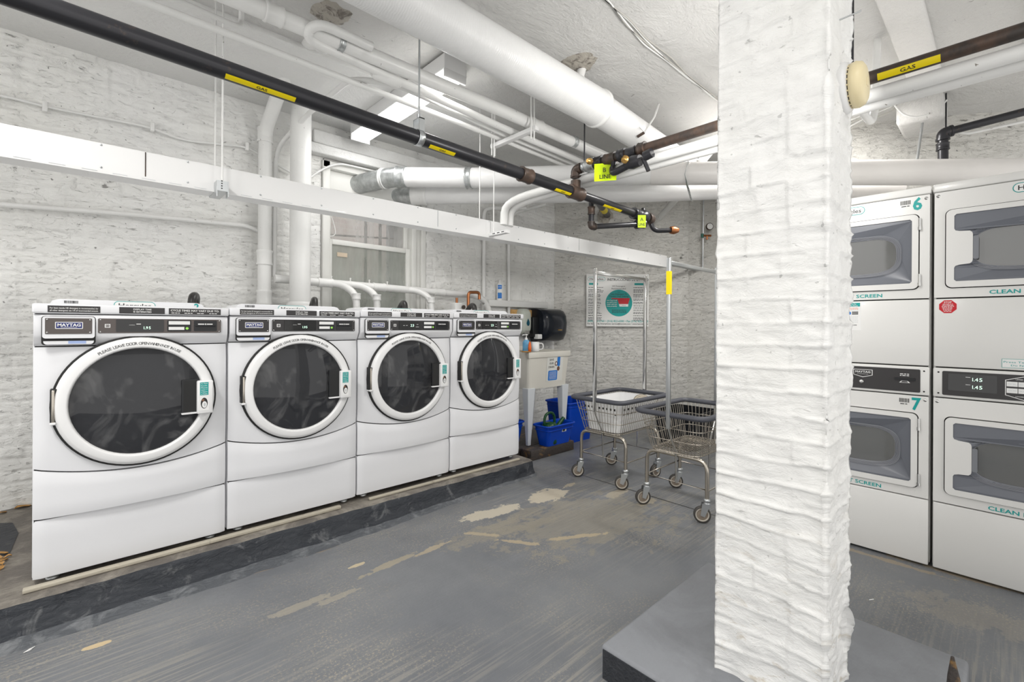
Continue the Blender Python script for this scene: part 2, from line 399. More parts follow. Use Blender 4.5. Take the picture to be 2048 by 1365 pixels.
def rrect(x0, y0, x1, y1, r, n=5):
    out = []
    for cx, cy, a in ((x1 - r, y1 - r, 0), (x0 + r, y1 - r, PI / 2), (x0 + r, y0 + r, PI), (x1 - r, y0 + r, 1.5 * PI)):
        for i in range(n + 1): t = a + PI / 2 * i / n; out.append((cx + r * math.cos(t), cy + r * math.sin(t)))
    return out
def ell(cx, cy, rx, ry, n=28): return [(cx + rx * math.cos(2 * PI * i / n), cy + ry * math.sin(2 * PI * i / n)) for i in range(n)]
def fillet(pts, r, n=5):
    pts = [Vector(p) for p in pts]; out = [pts[0]]
    for i in range(1, len(pts) - 1):
        a, b, c = pts[i - 1], pts[i], pts[i + 1]; rr = r[i - 1] if isinstance(r, list) else r
        d1 = min(rr, (a - b).length * .49); d2 = min(rr, (c - b).length * .49)
        p = b + (a - b).normalized() * d1; q = b + (c - b).normalized() * d2
        for k in range(n + 1): t = k / n; out.append(p * (1 - t) ** 2 + b * 2 * t * (1 - t) + q * t * t)
    out.append(pts[-1]); return out
FR = lambda x, y, d=0: Vector((x, -d, y))             # plane facing -Y (washers): d is outwards
def tag(o, label, cat, group=None, kind=None):
    if label: o['label'] = label
    if cat: o['category'] = cat
    if group: o['group'] = group
    if kind: o['kind'] = kind
    return o
def thing(name, label, cat, loc=(0, 0, 0), rz=0, group=None):
    o = bpy.data.objects.new(name, None); o.location = loc; o.rotation_euler = (0, 0, rz); o.empty_display_size = .1; C.objects.link(o)
    return tag(o, label, cat, group)
def struct(o, label=None):
    o['kind'] = 'structure'
    if label: o['label'] = label
    return o
def copy_tree(o, parent=None):
    c = o.copy(); C.objects.link(c)
    if parent: c.parent = parent
    for ch in [x for x in C.objects if x.parent == o]: copy_tree(ch, c)
    return c
def find(root, name): return [x for x in C.objects if x.parent == root and x.name.split('.')[0] == name]

# ================================================================== THE SETTING
ZC = 2.92
N = noise.noise
def brick_off(s, t, seed=0., groove=.010, rough=.006):
    s2 = s + .018 * N((s * 4, t * 4, seed)); t2 = t + .016 * N((s * 3.5, t * 3 + 9, seed)) + .005 * N((s * 14, t * 8, seed + 7))
    k = math.floor(t2 / .0675); fy = t2 / .0675 - k
    L = .205 if k % 6 else .105
    fx = (s2 / L + (.5 if k % 2 else 0) + .1 * math.sin(k * 7.3)) % 1
    dy = min(fy, 1 - fy) * .0675; dx = min(fx, 1 - fx) * L
    g = max(0, 1 - dy / .010); gx = max(0, 1 - dx / .009)
    vis = .45 + .9 * max(0, N((s * 2.1, t * 2.1, seed + 4)) + .3)
    bk = .003 * math.sin(k * 12.9 + math.floor(s2 / L) * 78.2)
    return -groove * vis * max(g * g, .6 * gx * gx) + rough * N((s * 7, t * 9, seed + 2)) + rough * .5 * N((s * 26, t * 32, seed + 3)) + bk
def brick_wall(name, p0, dirv, width, z0, z1, nrm, m, step=.014, hole=None, seed=0., thick=.25, rough=.005, s0=0):
    d = Vector((*dirv, 0)); n = Vector((*nrm, 0)); p0 = Vector((*p0, 0)); b = MB()
    nx = int(width / step); nz = int((z1 - z0) / step); uv = []
    xs = [width * i / nx for i in range(nx + 1)]; zs = [z0 + (z1 - z0) * j / nz for j in range(nz + 1)]
    if hole:
        for e in (hole[0], hole[2]): k = min(range(nx + 1), key=lambda i: abs(xs[i] - e)); xs[k] = e
        for e in (hole[1], hole[3]): k = min(range(nz + 1), key=lambda i: abs(zs[i] - e)); zs[k] = e
    vs = []
    for z in zs:
        for x in xs:
            vs.append(p0 + d * x + n * brick_off(x, z, seed, rough=rough) + Vector((0, 0, z))); uv.append((x, z))
    fs = []
    W = nx + 1
    for j in range(nz):
        for i in range(nx):
            if hole and hole[0] - 1e-5 <= xs[i] and xs[i + 1] <= hole[2] + 1e-5 and hole[1] - 1e-5 <= zs[j] and zs[j + 1] <= hole[3] + 1e-5: continue
            fs.append((j * W + i, j * W + i + 1, (j + 1) * W + i + 1, (j + 1) * W + i))
    b.add(vs, fs, m, True)
    # body behind the rough face
    def bx(x0, x1, za, zb):
        q = len(b.v); P = [p0 + d * x + n * y + Vector((0, 0, z)) for z in (za, zb) for y in (-thick, -.03) for x in (x0, x1)]
        b.add(P, [(0, 2, 3, 1), (4, 5, 7, 6), (0, 1, 5, 4), (2, 6, 7, 3), (0, 4, 6, 2), (1, 3, 7, 5)], m)
        for p in P: r = p - p0; uv.append((r.dot(d), p.z))
    if hole:
        bx(0, hole[0], z0, z1); bx(hole[2], width, z0, z1); bx(hole[0], hole[2], z0, hole[1]); bx(hole[0], hole[2], hole[3], z1)
    else: bx(0, width, z0, z1)
    b.uv = uv
    return struct(b.build(name))
VB = 3.93
U0 = -1.5
WX0, WX1, WZ0, WZ1 = 1.47, 2.50, 1.25, 2.58
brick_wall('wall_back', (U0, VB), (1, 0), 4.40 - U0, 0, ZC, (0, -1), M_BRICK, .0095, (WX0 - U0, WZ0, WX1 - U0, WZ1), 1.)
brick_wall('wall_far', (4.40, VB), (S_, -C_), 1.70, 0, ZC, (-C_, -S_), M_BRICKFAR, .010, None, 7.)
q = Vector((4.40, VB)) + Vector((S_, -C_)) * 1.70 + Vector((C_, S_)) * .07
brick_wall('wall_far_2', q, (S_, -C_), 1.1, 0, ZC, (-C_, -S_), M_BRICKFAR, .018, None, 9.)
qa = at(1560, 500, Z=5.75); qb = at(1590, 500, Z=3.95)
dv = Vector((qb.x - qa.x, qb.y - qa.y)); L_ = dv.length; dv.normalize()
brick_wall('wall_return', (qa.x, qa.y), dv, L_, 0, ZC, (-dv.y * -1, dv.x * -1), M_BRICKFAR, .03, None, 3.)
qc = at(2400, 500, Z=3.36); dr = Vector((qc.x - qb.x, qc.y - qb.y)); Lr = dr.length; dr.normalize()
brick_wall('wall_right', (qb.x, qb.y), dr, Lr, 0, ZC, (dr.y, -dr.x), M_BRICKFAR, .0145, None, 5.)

fl = MB(); fl.box(-1.6, -1.0, -.08, 6.6, 4.6, 0, M_FLOOR); struct(fl.build('floor'))
# ceiling: gently uneven plaster
cb = MB(); nx, ny = 120, 90; X0, X1, Y0, Y1 = -2.4, 6.4, -2.2, 4.18
vs_ = []
for j in range(ny + 1):
    for i in range(nx + 1):
        x = X0 + (X1 - X0) * i / nx; y = Y0 + (Y1 - Y0) * j / ny
        vs_.append((x, y, ZC + .02 * N((x * .8, y * .8, 3)) + .008 * N((x * 4, y * 4, 5)) - .012))
cb.add(vs_, [(j * (nx + 1) + i, (j + 1) * (nx + 1) + i, (j + 1) * (nx + 1) + i + 1, j * (nx + 1) + i + 1) for j in range(ny) for i in range(nx)], M_CEIL, True)
cb.box(X0, Y0, ZC + .03, X1, Y1, ZC + .15, M_CEIL)
struct(cb.build('ceiling'))
# smooth painted strip of ceiling along the back wall and painted ribs on the right
rb = MB(); rb.box(-2.4, 2.95, ZC - .035, 4.3, 3.95, ZC + .01, M_SOFFIT, .01); struct(rb.build('trim_1'), 'smooth white ceiling strip above the washers')
rb = MB(); rb.box(2.3, .30, ZC - .05, 4.15, .47, ZC + .01, M_RIB, .015); struct(rb.build('trim_2'))
rb = MB(); rb.box(2.9, -.26, ZC - .05, 4.35, -.08, ZC + .01, M_RIB, .015); struct(rb.build('trim_3'))
# rough beam end and patch where the ribs meet the right wall
pb = at(1838, 200, Z=3.45)
rb = MB(); rb.box(pb.x - .16, pb.y - .13, ZC - .22, pb.x + .22, pb.y + .13, ZC - .03, M_CEIL, .03); struct(rb.build('trim_4'))

# pillar
def pillar():
    u0, u1, v0, v1 = 1.489, 1.745, .334, .636
    per = []; st = .0055
    cs = [((u0, v1), (u0, v0)), ((u0, v0), (u1, v0)), ((u1, v0), (u1, v1)), ((u1, v1), (u0, v1))]
    s = 0; R = .012
    for a, b_ in cs:
        a = Vector(a); b_ = Vector(b_); d = (b_ - a); L = d.length; d.normalize(); n = Vector((d.y, -d.x)) * 1
        n = Vector((-1, 0)) if abs(a.x - b_.x) < 1e-6 and a.x == u0 else Vector((1, 0)) if abs(a.x - b_.x) < 1e-6 else Vector((0, -1)) if a.y == v0 else Vector((0, 1))
        k = int(L / st)
        for i in range(k):
            x = L * (i + .5) / k; e = min(x, L - x); nn = n.copy()
            if e < R:
                side = -d if x < L / 2 else d; nn = (n + side * (1 - e / R) * .9).normalized()
            ins = -.006 * max(0, 1 - e / R)
            per.append((a + d * x + n * ins, nn, s + x, e))
        s += L
    z0, z1 = .10, ZC + .02; nz = int((z1 - z0) / .0055); P = len(per); b = MB(); vs = []; uv = []
    for j in range(nz + 1):
        z = z0 + (z1 - z0) * j / nz
        for p, n, s_, e in per:
            o = brick_off(s_, z, 11., .0085 * (.35 + 1.3 * max(0, .5 + N((s_ * 5, z * 5, 31.)))), .007) + .004 * N((s_ * 13, z * 15, 21.))
            if n.y < -.7: o *= .4
            if e < .05: o += .007 * N((z * 26, 3, s_ * 1.5)) * (1 - e / .05) + .003 * N((z * 70, 8, s_))
            if z < .34 and p.y < .345 and p.x > 1.60: o += .035 * math.exp(-((z - .27) / .06) ** 2) * (p.x - 1.60) / .15
            if z < .2: o += .012 * N((s_ * 9, z * 9, 4))
            vs.append((p.x + n.x * o, p.y + n.y * o, z)); uv.append((s_, z))
    fs = [(j * P + i, j * P + (i + 1) % P, (j + 1) * P + (i + 1) % P, (j + 1) * P + i) for j in range(nz) for i in range(P)]
    b.add(vs, fs, M_PILLAR, True); b.uv = uv
    return struct(b.build('wall_pillar'), 'thick white painted brick pillar in the foreground')
pillar()
# footing block round the pillar
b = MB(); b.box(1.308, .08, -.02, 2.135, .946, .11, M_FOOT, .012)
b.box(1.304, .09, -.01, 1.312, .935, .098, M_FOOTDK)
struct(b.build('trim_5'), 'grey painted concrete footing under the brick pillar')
b = MB(); b.box(2.13, .1, -.02, 2.22, .95, .028, M_FOOT, .012); struct(b.build('trim_6'))

# pad under the washers
def pad():
    b = MB(); prof = [(2.44, -.004), (2.49, .008), (2.53, .016), (2.56, .030), (2.582, .055), (2.592, .085), (2.602, .110), (2.625, .120), (2.66, .12), (2.9, .12), (3.2, .12), (3.6, .12), (3.95, .12)]
    u0, u1 = -2.4, 2.665; n = 360; vs = []
    for i in range(n + 1):
        u = u0 + (u1 - u0) * i / n
        for k, (v, z) in enumerate(prof):
            a = .014 if k < 7 else .004
            ff = max(.30, min(1, 1 - (u - .8) / 2.2))
            if k < 5: v = 2.592 - (2.592 - v) * ff
            dvv = a * N((u * 5, z * 30, 1)) + .5 * a * N((u * 18, z * 40 + v * 5, 6)); dz = (.006 if 0 < k < 5 else .002) * N((u * 9, v * 20, 2))
            vs.append((u, v + dvv, z + dz))
    P = len(prof)
    face = [(i * P + k, (i + 1) * P + k, (i + 1) * P + k + 1, i * P + k + 1) for i in range(n) for k in range(2, 6)]
    fil = [(i * P + k, (i + 1) * P + k, (i + 1) * P + k + 1, i * P + k + 1) for i in range(n) for k in range(0, 2)]
    b.add(vs, fil, M_PADFIL, True)
    top = [(i * P + k, (i + 1) * P + k, (i + 1) * P + k + 1, i * P + k + 1) for i in range(n) for k in range(6, P - 1)]
    b.add(vs, face, M_PADFACE, True); b.add(vs, top, M_PADTOP, True)
    b.add([vs[n * P + k] for k in range(P)] + [(u1, 3.95, -.01), (u1, 2.44, -.01)], [tuple(range(P + 2))], M_PADFACE)
    a = [at(-60, 1062, z=.123), at(30, 1058, z=.123), at(42, 1078, z=.123), at(24, 1122, z=.123), at(-60, 1135, z=.123)]
    b.add(a, [(0, 4, 3, 2, 1)], M_PADBLACK)
    return struct(b.build('trim_7'), 'raised concrete pad under the washers with dark painted edge')
pad()

# window
def sash(b, x0, x1, z0, z1, y, t=.045, dd=.035):
    b.box(x0, y, z0, x0 + t, y + dd, z1, M_SASH, .004); b.box(x1 - t, y, z0, x1, y + dd, z1, M_SASH, .004)
    b.box(x0 + t, y, z0, x1 - t, y + dd, z0 + t, M_SASH, .004); b.box(x0 + t, y, z1 - t, x1 - t, y + dd, z1, M_SASH, .004)
wroot = thing('window_1', None, None, (0, 0, 0)); del_ = wroot; wroot['kind'] = 'structure'
b = MB()
b.box(1.472, 3.90, WZ0, 1.535, 4.06, WZ1, M_SASH, .006); b.box(2.335, 3.92, WZ0, 2.385, 4.06, WZ1, M_SASH, .006)
b.box(2.385, 3.955, WZ0, 2.445, 4.06, WZ1, M_SASH, .006); b.box(2.445, 3.93, WZ0, 2.50, 4.10, WZ1, M_SASH, .006)
b.box(1.47, 3.90, WZ1 - .06, 2.5, 4.06, WZ1, M_SASH, .006); b.box(1.44, 3.86, WZ0 - .04, 2.5, 4.06, WZ0 + .02, M_SASH, .006)
b.box(1.50, 3.95, 2.36, 2.40, 4.0, 2.52, M_SASH, .004)
b.build('window_frame', wroot)
b = MB(); sash(b, 1.535, 2.335, 1.895, 2.40, 4.00); b.build('upper_sash', wroot)
b = MB(); sash(b, 1.53, 2.335, 1.27, 1.935, 3.955); b.build('lower_sash', wroot)
b = MB(); b.box(1.57, 4.012, 1.93, 2.30, 4.018, 2.37, M_GLASSUP); b.build('upper_pane', wroot)
b = MB(); b.box(1.565, 3.968, 1.30, 2.30, 3.974, 1.90, M_GLASSLO); b.build('lower_pane', wroot)
b = MB(); p = at(683, 514, v=3.962); b.box(p.x - .045, 3.962, p.z - .018, p.x + .045, 3.966, p.z + .018, mat('beige_sticker', (.66, .55, .42), .5)); b.build('paper_sticker', wroot)
# outside the window: light well
M_ALLEY = mat('alley_brick', (.50, .42, .40), .8); t_ = NT(M_ALLEY); o_ = t_.mapping(rot=(PI / 2, 0, 0))
bt = t_.n('ShaderNodeTexBrick'); t_.l(o_, bt.inputs[0]); bt.inputs['Scale'].default_value = 4.5
bt.inputs['Color1'].default_value = (.62, .55, .52, 1); bt.inputs['Color2'].default_value = (.56, .48, .46, 1); bt.inputs['Mortar'].default_value = (.66, .62, .60, 1); bt.inputs['Mortar Size'].default_value = .015
t_.l(bt.outputs[0], t_.b.inputs['Base Color'])
b = MB(); b.box(.4, 5.6, 0, 4.9, 5.75, 5.2, M_ALLEY); struct(b.build('wall_alley'), 'pinkish brick wall across the light well outside the window')
b = MB(); b.box(.6, 4.2, 1.45, 3.4, 4.9, 1.52, M_PIPE); b.box(.6, 4.9, 1.1, 3.4, 5.0, 1.72, M_PIPE); b.box(.6, 4.2, 1.0, 3.4, 5.6, 1.1, M_PADTOP); struct(b.build('trim_8'), 'stepped masonry sill of the light well outside the window')
g = thing('window_guard', 'dark iron bars of the guard outside the basement window', 'window guard', (0, 0, 0))
for px in (704, 729, 758, 790): 
    if px in (729, 758): p = at(px, 450, v=4.2); b = MB(); b.box(p.x - .012, 4.19, 1.52, p.x + .012, 4.21, 2.31, M_RUST); b.build('vertical_bar', g)
p0 = at(650, 474, v=4.2); p1 = at(815, 482, v=4.2); b = MB(); b.tube([p0, p1], .009, M_RUST, 8); b.build('cross_bar', g)
b = MB(); p = at(783, 430, v=4.45); b.box(p.x - .07, 4.4, 1.52, p.x + .06, 4.46, 2.9, mat('weathered_board', (.30, .31, .33), .6)); b.box(p.x + .09, 4.4, 1.52, p.x + .16, 4.46, 2.9, M_GALV)
tag(b.build('downpipe_boards'), 'grey weathered upright boards standing outside the window behind the guard', 'boards')
# timber lintel mouldings above window
b = MB()
b.box(1.30, 3.83, 2.60, 2.72, 3.92, 2.68, M_SOFFIT, .01); b.box(1.38, 3.86, 2.69, 2.72, 3.92, 2.80, M_SOFFIT, .01)
struct(b.build('trim_9'), 'painted timber lintel over the window')

# ================================================================== WASHERS
WW = .686
def barcode(b, fn, x0, x1, y0, y1, d):
    x = x0
    while x < x1:
        w_ = random.uniform(.0008, .0026); b.rect(fn, x, y0, min(x + w_, x1), y1, M_INK, d); x += w_ + random.uniform(.0008, .002)
def herc(b, fn, cx, cy, w, h, d):
    b.poly(rrect(cx - w / 2, cy - h / 2, cx + w / 2, cy + h / 2, h * .49, 8), fn, d, M_TEAL)
    b.poly(rrect(cx - w / 2 + h * .07, cy - h / 2 + h * .07, cx + w / 2 - h * .07, cy + h / 2 - h * .07, h * .42, 8), fn, d + .0004, M_PAPER)
    b.text('Hercules', fn, cx, cy, h * .5, M_INK, w * .78, .012, d + .0008)
def make_washer(disp, digit_mat=M_LED, panel=M_PANEL):
    t = thing('washing_machine', 'x', 'washing machine', (0, 0, 0))
    W = WW
    b = MB(); b.box(0, .03, .0, W, .74, 1.10, M_WHITE, .004); b.box(.006, .012, .02, W - .006, .05, 1.095, M_GAP); b.build('cabinet', t)
    def skin(x0, x1, zb, zt, bow, name=None, yb=.012, nx=28, nz=6, edge=.006):
        b = MB(); vs = []
        for j in range(nz + 1):
            for i in range(nx + 1):
                u = i / nx; x = x0 + (x1 - x0) * u; tt = 2 * (x / W) - 1
                z = zb(x) + (zt(x) - zb(x)) * j / nz
                ed = min(u, 1 - u) * (x1 - x0); er = .008 * max(0, 1 - ed / .012) ** 2; ez = .006 if j in (0, nz) else 0
                bw = bow(z) if callable(bow) else bow
                vs.append((x, -bw * (1 - tt * tt) + er + ez, z))
        F = [(j * (nx + 1) + i, j * (nx + 1) + i + 1, (j + 1) * (nx + 1) + i + 1, (j + 1) * (nx + 1) + i) for j in range(nz) for i in range(nx)]
        b.add(vs, F, M_WHITE, True)
        loop = list(range(nx + 1)) + [(j + 1) * (nx + 1) - 1 for j in range(1, nz + 1)] + [nz * (nx + 1) + i for i in range(nx - 1, -1, -1)] + [j * (nx + 1) for j in range(nz - 1, 0, -1)]
        k = len(loop); ring = [vs[i] for i in loop] + [(vs[i][0], .03, vs[i][2]) for i in loop]
        b.add(ring, [(i, k + i, k + (i + 1) % k, (i + 1) % k) for i in range(k)], M_WHITE)
        return b
    # pedestal drawer, lower panel, door panel, console, top
    sm = lambda x: .452 - .048 * (1 - (2 * x / W - 1) ** 2)
    bowz = lambda z: .008 + .022 * min(1, max(0, (.46 - z) / .2)) if z < .46 else .008
    skin(.003, W - .003, lambda x: .0, lambda x: .239, .0).build('pedestal_drawer', t)
    skin(.003, W - .003, lambda x: .245, lambda x: sm(x) - .003, .030).build('lower_panel', t)
    skin(.003, W - .003, lambda x: sm(x) + .003, lambda x: .953, .026).build('front_panel', t)
    # console, slightly overhanging, with rolled lower edge
    b = MB(); prof = [(.028, .957), (.0, .958), (-.010, .972), (-.026, .992), (-.034, 1.004), (-.034, 1.08), (-.030, 1.088), (.03, 1.088)]
    n = 16; vs = []
    for i in range(n + 1):
        x = .003 + (W - .006) * i / n; tt = 2 * x / W - 1
        for (y, z) in prof: vs.append((x, y * (1 - .18 * tt ** 4) + (.006 if i in (0, n) else 0), z))
    P = len(prof); b.add(vs, [(i * P + k, (i + 1) * P + k, (i + 1) * P + k + 1, i * P + k + 1) for i in range(n) for k in range(P - 1)], M_WHITE, True)
    b.add(vs[:P], [tuple(range(P))], M_WHITE); b.add(vs[-P:], [tuple(range(P))[::-1]], M_WHITE)
    b.build('console', t)
    top = MB(); top.box(-.001, -.038, 1.092, W + .001, .74, 1.133, M_WHITE, .008); top.build('top_panel', t)
    # raised back sign on the top
    b = MB(); b.prism([(.045, 1.133), (.055, 1.149), (.075, 1.156), (W - .12, 1.156), (W - .10, 1.150), (W - .085, 1.133)], lambda a, c, d: Vector((a, d, c)), .06, .30, M_WHITE)
    f2 = lambda x, y, d=0: Vector((x, .06 - d, y))
    barcode(b, f2, .09, .135, 1.1385, 1.150, .001)
    herc(b, f2, .327, 1.1365, .150, .036, .001)
    o_top = b.build('sign_riser', t)
    # drawer
    d_ = MB(); F = lambda x, y, d=0: Vector((x, -.034 - d, y))
    d_.prism(rrect(.026, .962, .190, 1.082, .012), F, -.002, .0006, M_GAP)
    d_.prism(rrect(.029, .990, .187, 1.080, .010), F, 0, .010, M_WHITE)
    d_.prism(rrect(.032, .964, .184, .992, .012), F, .0, .0015, M_WHITE)
    d_.prism(rrect(.030, .979, .186, .991, .004), F, .001, .0022, M_GAP)
    d_.rect(F, .105, .967, .16, .980, mat('blue_smear', (.35, .45, .72), .5), .0019); dd = d_.build('detergent_drawer', t)
    b = MB(); b.prism(rrect(.037, 1.008, .178, 1.073, .003), F, .009, .012, panel)
    for x in (.043, .172):
        for y in (1.014, 1.067): b.lathe([(.0035, .0), (.003, .002), (0, .0025)], F(x, y, .012), (0, -1, 0), M_CHROME, 8)
    b.prism(rrect(.066, 1.029, .150, 1.058, .003), F, .012, .0135, M_CHROME); b.rect(F, .069, 1.032, .147, 1.055, M_NAVY, .0138)
    b.text('MAYTAG', F, .108, 1.0455, .0125, M_PAPER, .070, .03, .0142); b.text('COMMERCIAL', F, .108, 1.0355, .0035, M_PAPER, .05, .0, .0142)
    b.build('badge', dd)
    # control panel
    b = MB(); b.prism(rrect(.197, 1.010, .652, 1.074, .005), F, -.001, .0025, panel)
    for x in (.205, .645):
        for y in (1.016, 1.068): b.lathe([(.0035, .0), (.003, .002), (0, .0025)], F(x, y, .0025), (0, -1, 0), M_CHROME, 8)
    b.rect(F, .219, 1.034, .237, 1.050, M_PAPER, .003); b.rect(F, .222, 1.037, .234, 1.047, panel, .0034); b.scribble(F, .223, .233, 1.042, .002, M_PAPER, .0037)
    cp = b.build('control_panel', t)
    def display(s, root, cp):
        b = MB(); b.prism(rrect(.256, 1.016, .424, 1.071, .003), F, .002, .005, M_SCREEN)
        if s in ('1.95',):
            b.text('1', F, .352, 1.034, .013, digit_mat, .0016, 0, .0055); b.rect(F, .3555, 1.0275, .3575, 1.0295, digit_mat, .0055)
            b.text('9', F, .3625, 1.034, .013, digit_mat, .0068, 0, .0055); b.text('5', F, .3725, 1.034, .013, digit_mat, .0068, 0, .0055)
            b.rect(F, .30, 1.0455, .32, 1.0465, M_PAPER, .0055); b.rect(F, .325, 1.049, .341, 1.052, M_PAPER, .0055)
        else:
            b.text(s, F, .352, 1.042, .017, digit_mat, .026, 0, .0055)
            for x in (.285, .305): b.rect(F, x, 1.040, x + .012, 1.042, M_PAPER, .0055)
            b.rect(F, .385, 1.0475, .397, 1.0495, M_PAPER, .0055); b.rect(F, .378, 1.031, .402, 1.033, M_PAPER, .0055)
        return b.build('display', cp)
    display(disp, t, cp)
    b = MB(); b.prism(rrect(.437, 1.017, .529, 1.069, .002), F, .002, .004, M_BLACK)
    b.rect(F, .442, 1.049, .524, 1.065, M_PAPER, .0044); b.rect(F, .442, 1.024, .502, 1.038, M_PAPER, .0044)
    b.poly(ell(.513, 1.031, .006, .006, 14), F, .0045, M_LEDD); b.build('instruction_window', cp)
    b = MB(); b.prism(rrect(.540, 1.018, .634, 1.069, .004), F, .002, .005, M_BLACK); b.box(.546, -.034 - .012, 1.040, .628, -.034, 1.046, M_BLACK, .002)
    b.rect(F, .556, 1.049, .582, 1.054, M_PAPER, .0054); b.rect(F, .592, 1.049, .616, 1.054, M_PAPER, .0054); b.poly(ell(.587, 1.0515, .003, .004, 10), F, .0055, M_PAPER); b.build('card_slot', cp)
    # notice strips on the top front
    G = lambda x, y, d=0: Vector((x, -.038 - d, y))
    for (x0, x1, ls) in ((.044, .204, 0), (.266, .427, 1), (.442, .650, 2)):
        b = MB(); b.rect(G, x0, 1.097, x1, 1.125, M_PANEL, .0012); c = (x0 + x1) / 2; w_ = x1 - x0
        if ls == 0:
            b.text('For best results HE detergent is recommended, for', G, c, 1.1155, .0065, M_PAPER, w_ * .92, .01, .0016); b.text('all other detergents use 1/4 of recommended amount.', G, c, 1.1055, .0065, M_PAPER, w_ * .92, .01, .0016)
        elif ls == 1:
            b.text('DISPLAY TIME', G, c, 1.1165, .007, M_PAPER, .064, .02, .0016); b.text('IS ESTIMATED', G, c, 1.1055, .007, M_PAPER, .064, .02, .0016)
        else:
            b.text('CYCLE TIMES MAY VARY DUE TO:', G, c, 1.1155, .0095, M_PAPER, w_ * .93, .02, .0016)
            for k in range(4): b.scribble(G, x0 + .01 + k * .05, x0 + .042 + k * .05, 1.103, .003, M_PAPER, .0016)
        b.build('notice_strip', t)
    # door
    cx, cz = .342, .707
    dr = MB(); ax = (0, -1, 0)
    dr.lathe([(.292, .010), (.292, .0285), (.284, .0285), (.284, .012)], (cx, 0, cz), ax, M_GAP, 64)
    dr.lathe([(.284, .012), (.284, .034), (.281, .043), (.272, .052), (.268, .0535), (.246, .0575), (.240, .0565), (.237, .050), (.235, .042)], (cx, 0, cz), ax, M_RING, 64)
    # lettering along the ring
    msg = 'PLEASE LEAVE DOOR OPEN WHEN NOT IN USE'; R = .258
    adv = {' ': .5, 'I': .34, 'W': 1.05, 'M': 1.0, 'N': .86, 'O': .9, 'L': .66, 'E': .72, 'F': .66, 'S': .76, 'P': .74, 'T': .72, 'V': .82, 'U': .86, 'D': .86, 'A': .84, 'R': .78, 'H': .86}
    tot = sum(adv.get(c, .8) for c in msg); span = math.radians(68); a = PI / 2 + math.radians(34) + 0.0
    for ch in msg:
        w_ = adv.get(ch, .8) / tot * span; am = a - w_ / 2; a -= w_
        if ch == ' ': continue
        def fn(x, y, d=0, am=am):
            r = R + y; th = am - x / R
            return Vector((cx + r * math.cos(th), -.0583 - d + max(0, (r - .246)) * .175, cz + r * math.sin(th)))
        dr.text(ch, fn, 0, 0, .0125, M_INK, None, .0, .0008)
    door = dr.build('door', t)
    b = MB(); b.lathe([(.237, .043), (.20, .052), (.15, .060), (.10, .065), (.05, .0675), (.0005, .068)], (cx, 0, cz), ax, M_DOORGLASS, 64); b.build('door_glass', door)
    # drum opening seen through the glass
    b = MB(); b.lathe([(.25, -.016), (.225, -.02), (.215, .0), (.185, .005), (.18, -.03), (.20, -.05)], (cx, 0, cz), ax, mat('grey_gasket', (.10, .10, .105), .4), 40)
    b.build('gasket', t)
    b = MB(); b.lathe([(.236, -.05), (.236, -.40), (.10, -.43), (.001, -.43)], (cx, 0, cz), ax, M_DRUM, 40)
    for k in range(3):
        th = k * 2.09 + .5; b.tube([Vector((cx + .21 * math.cos(th), .10, cz + .21 * math.sin(th))), Vector((cx + .21 * math.cos(th), .38, cz + .21 * math.sin(th)))], .025, M_DRUM, 8)
    b.build('drum', t)
    b = MB(); b.prism(rrect(.490, .630, .560, .790, .006), FR, .052, .064, M_BLACK); b.prism(rrect(.497, .636, .556, .784, .004), FR, .064, .0645, M_GAP)
    b.box(.548, -.088, .624, .612, -.040, .782, M_RING, .006)
    b.prism(rrect(.489, .626, .560, .634, .003), FR, .05, .068, M_RING)
    hd = b.build('door_handle', door)
    b = MB(); q = .0885; b.rect(FR, .556, .640, .594, .776, M_PAPER, q); b.rect(FR, .558, .713, .592, .774, M_TEAL, q + .0004)
    for k, s in enumerate(('For Best', 'Results,', 'Please', 'Leave 1"', 'of Space', 'in Washer')): b.text(s, FR, .575, .768 - k * .0098, .0052, M_PAPER, .026, .01, q + .0008)
    b.poly(ell(.575, .675, .014, .026, 20), FR, q + .0004, M_INK); b.poly(ell(.576, .668, .010, .016, 16), FR, q + .0008, M_PAPER); b.poly(ell(.570, .690, .006, .006, 10), FR, q + .0008, mat('brown_ink', (.2, .1, .06), .5)); b.poly(ell(.577, .668, .004, .009, 10), FR, q + .0012, M_STEEL)
    b.build('notice_sticker', hd)
    b = MB(); b.box(.052, -.045, .642, .082, -.006, .782, M_GAP, .003); b.box(.057, -.050, .646, .066, -.01, .778, M_NICKEL, .002); b.box(.052, -.055, .636, .070, -.01, .646, M_RING, .002); b.build('hinge', door)
    for x in (.06, W - .06):
        for y in (.05, .66): b = MB(); b.lathe([(.022, -.024), (.022, -.014), (.010, -.012), (.010, .01)], (x, y, 0), (0, 0, 1), M_GALV, 14, True); b.build('levelling_foot', t)
    b = MB()
    b.tube(fillet([(.61, .50, 1.10), (.61, .50, 1.21), (.645, .60, 1.225), (.655, .72, 1.12)], .05), .022, M_HOSE, 12); b.build('drain_hose', t)
    return t, display
SP = .690
pans = [M_PANEL1, M_PANEL, M_PANEL, M_PANEL]
wlab = ['nearest white front-loading washer at the left end of the row, teal number on its top',
        'second washer from the left, its door glass streaked grey, display reading 1.95',
        'third washer from the left, blue badge and two-digit display, beneath the window pipes',
        'farthest washer at the right end of the row beside the utility sink']
ws = []
for i in range(4):
    wm, _ = make_washer('1.95' if i < 2 else ('23' if i == 2 else '27'), panel=pans[i]) if i in (0, 1, 2) else (copy_tree(ws[2]), None)
    wm.location = (-.143 + SP * i, 2.70, .146 + .0045 * i); wm['label'] = wlab[i]; wm['group'] = 'washing machines in a row on the pad'
    ws.append(wm)
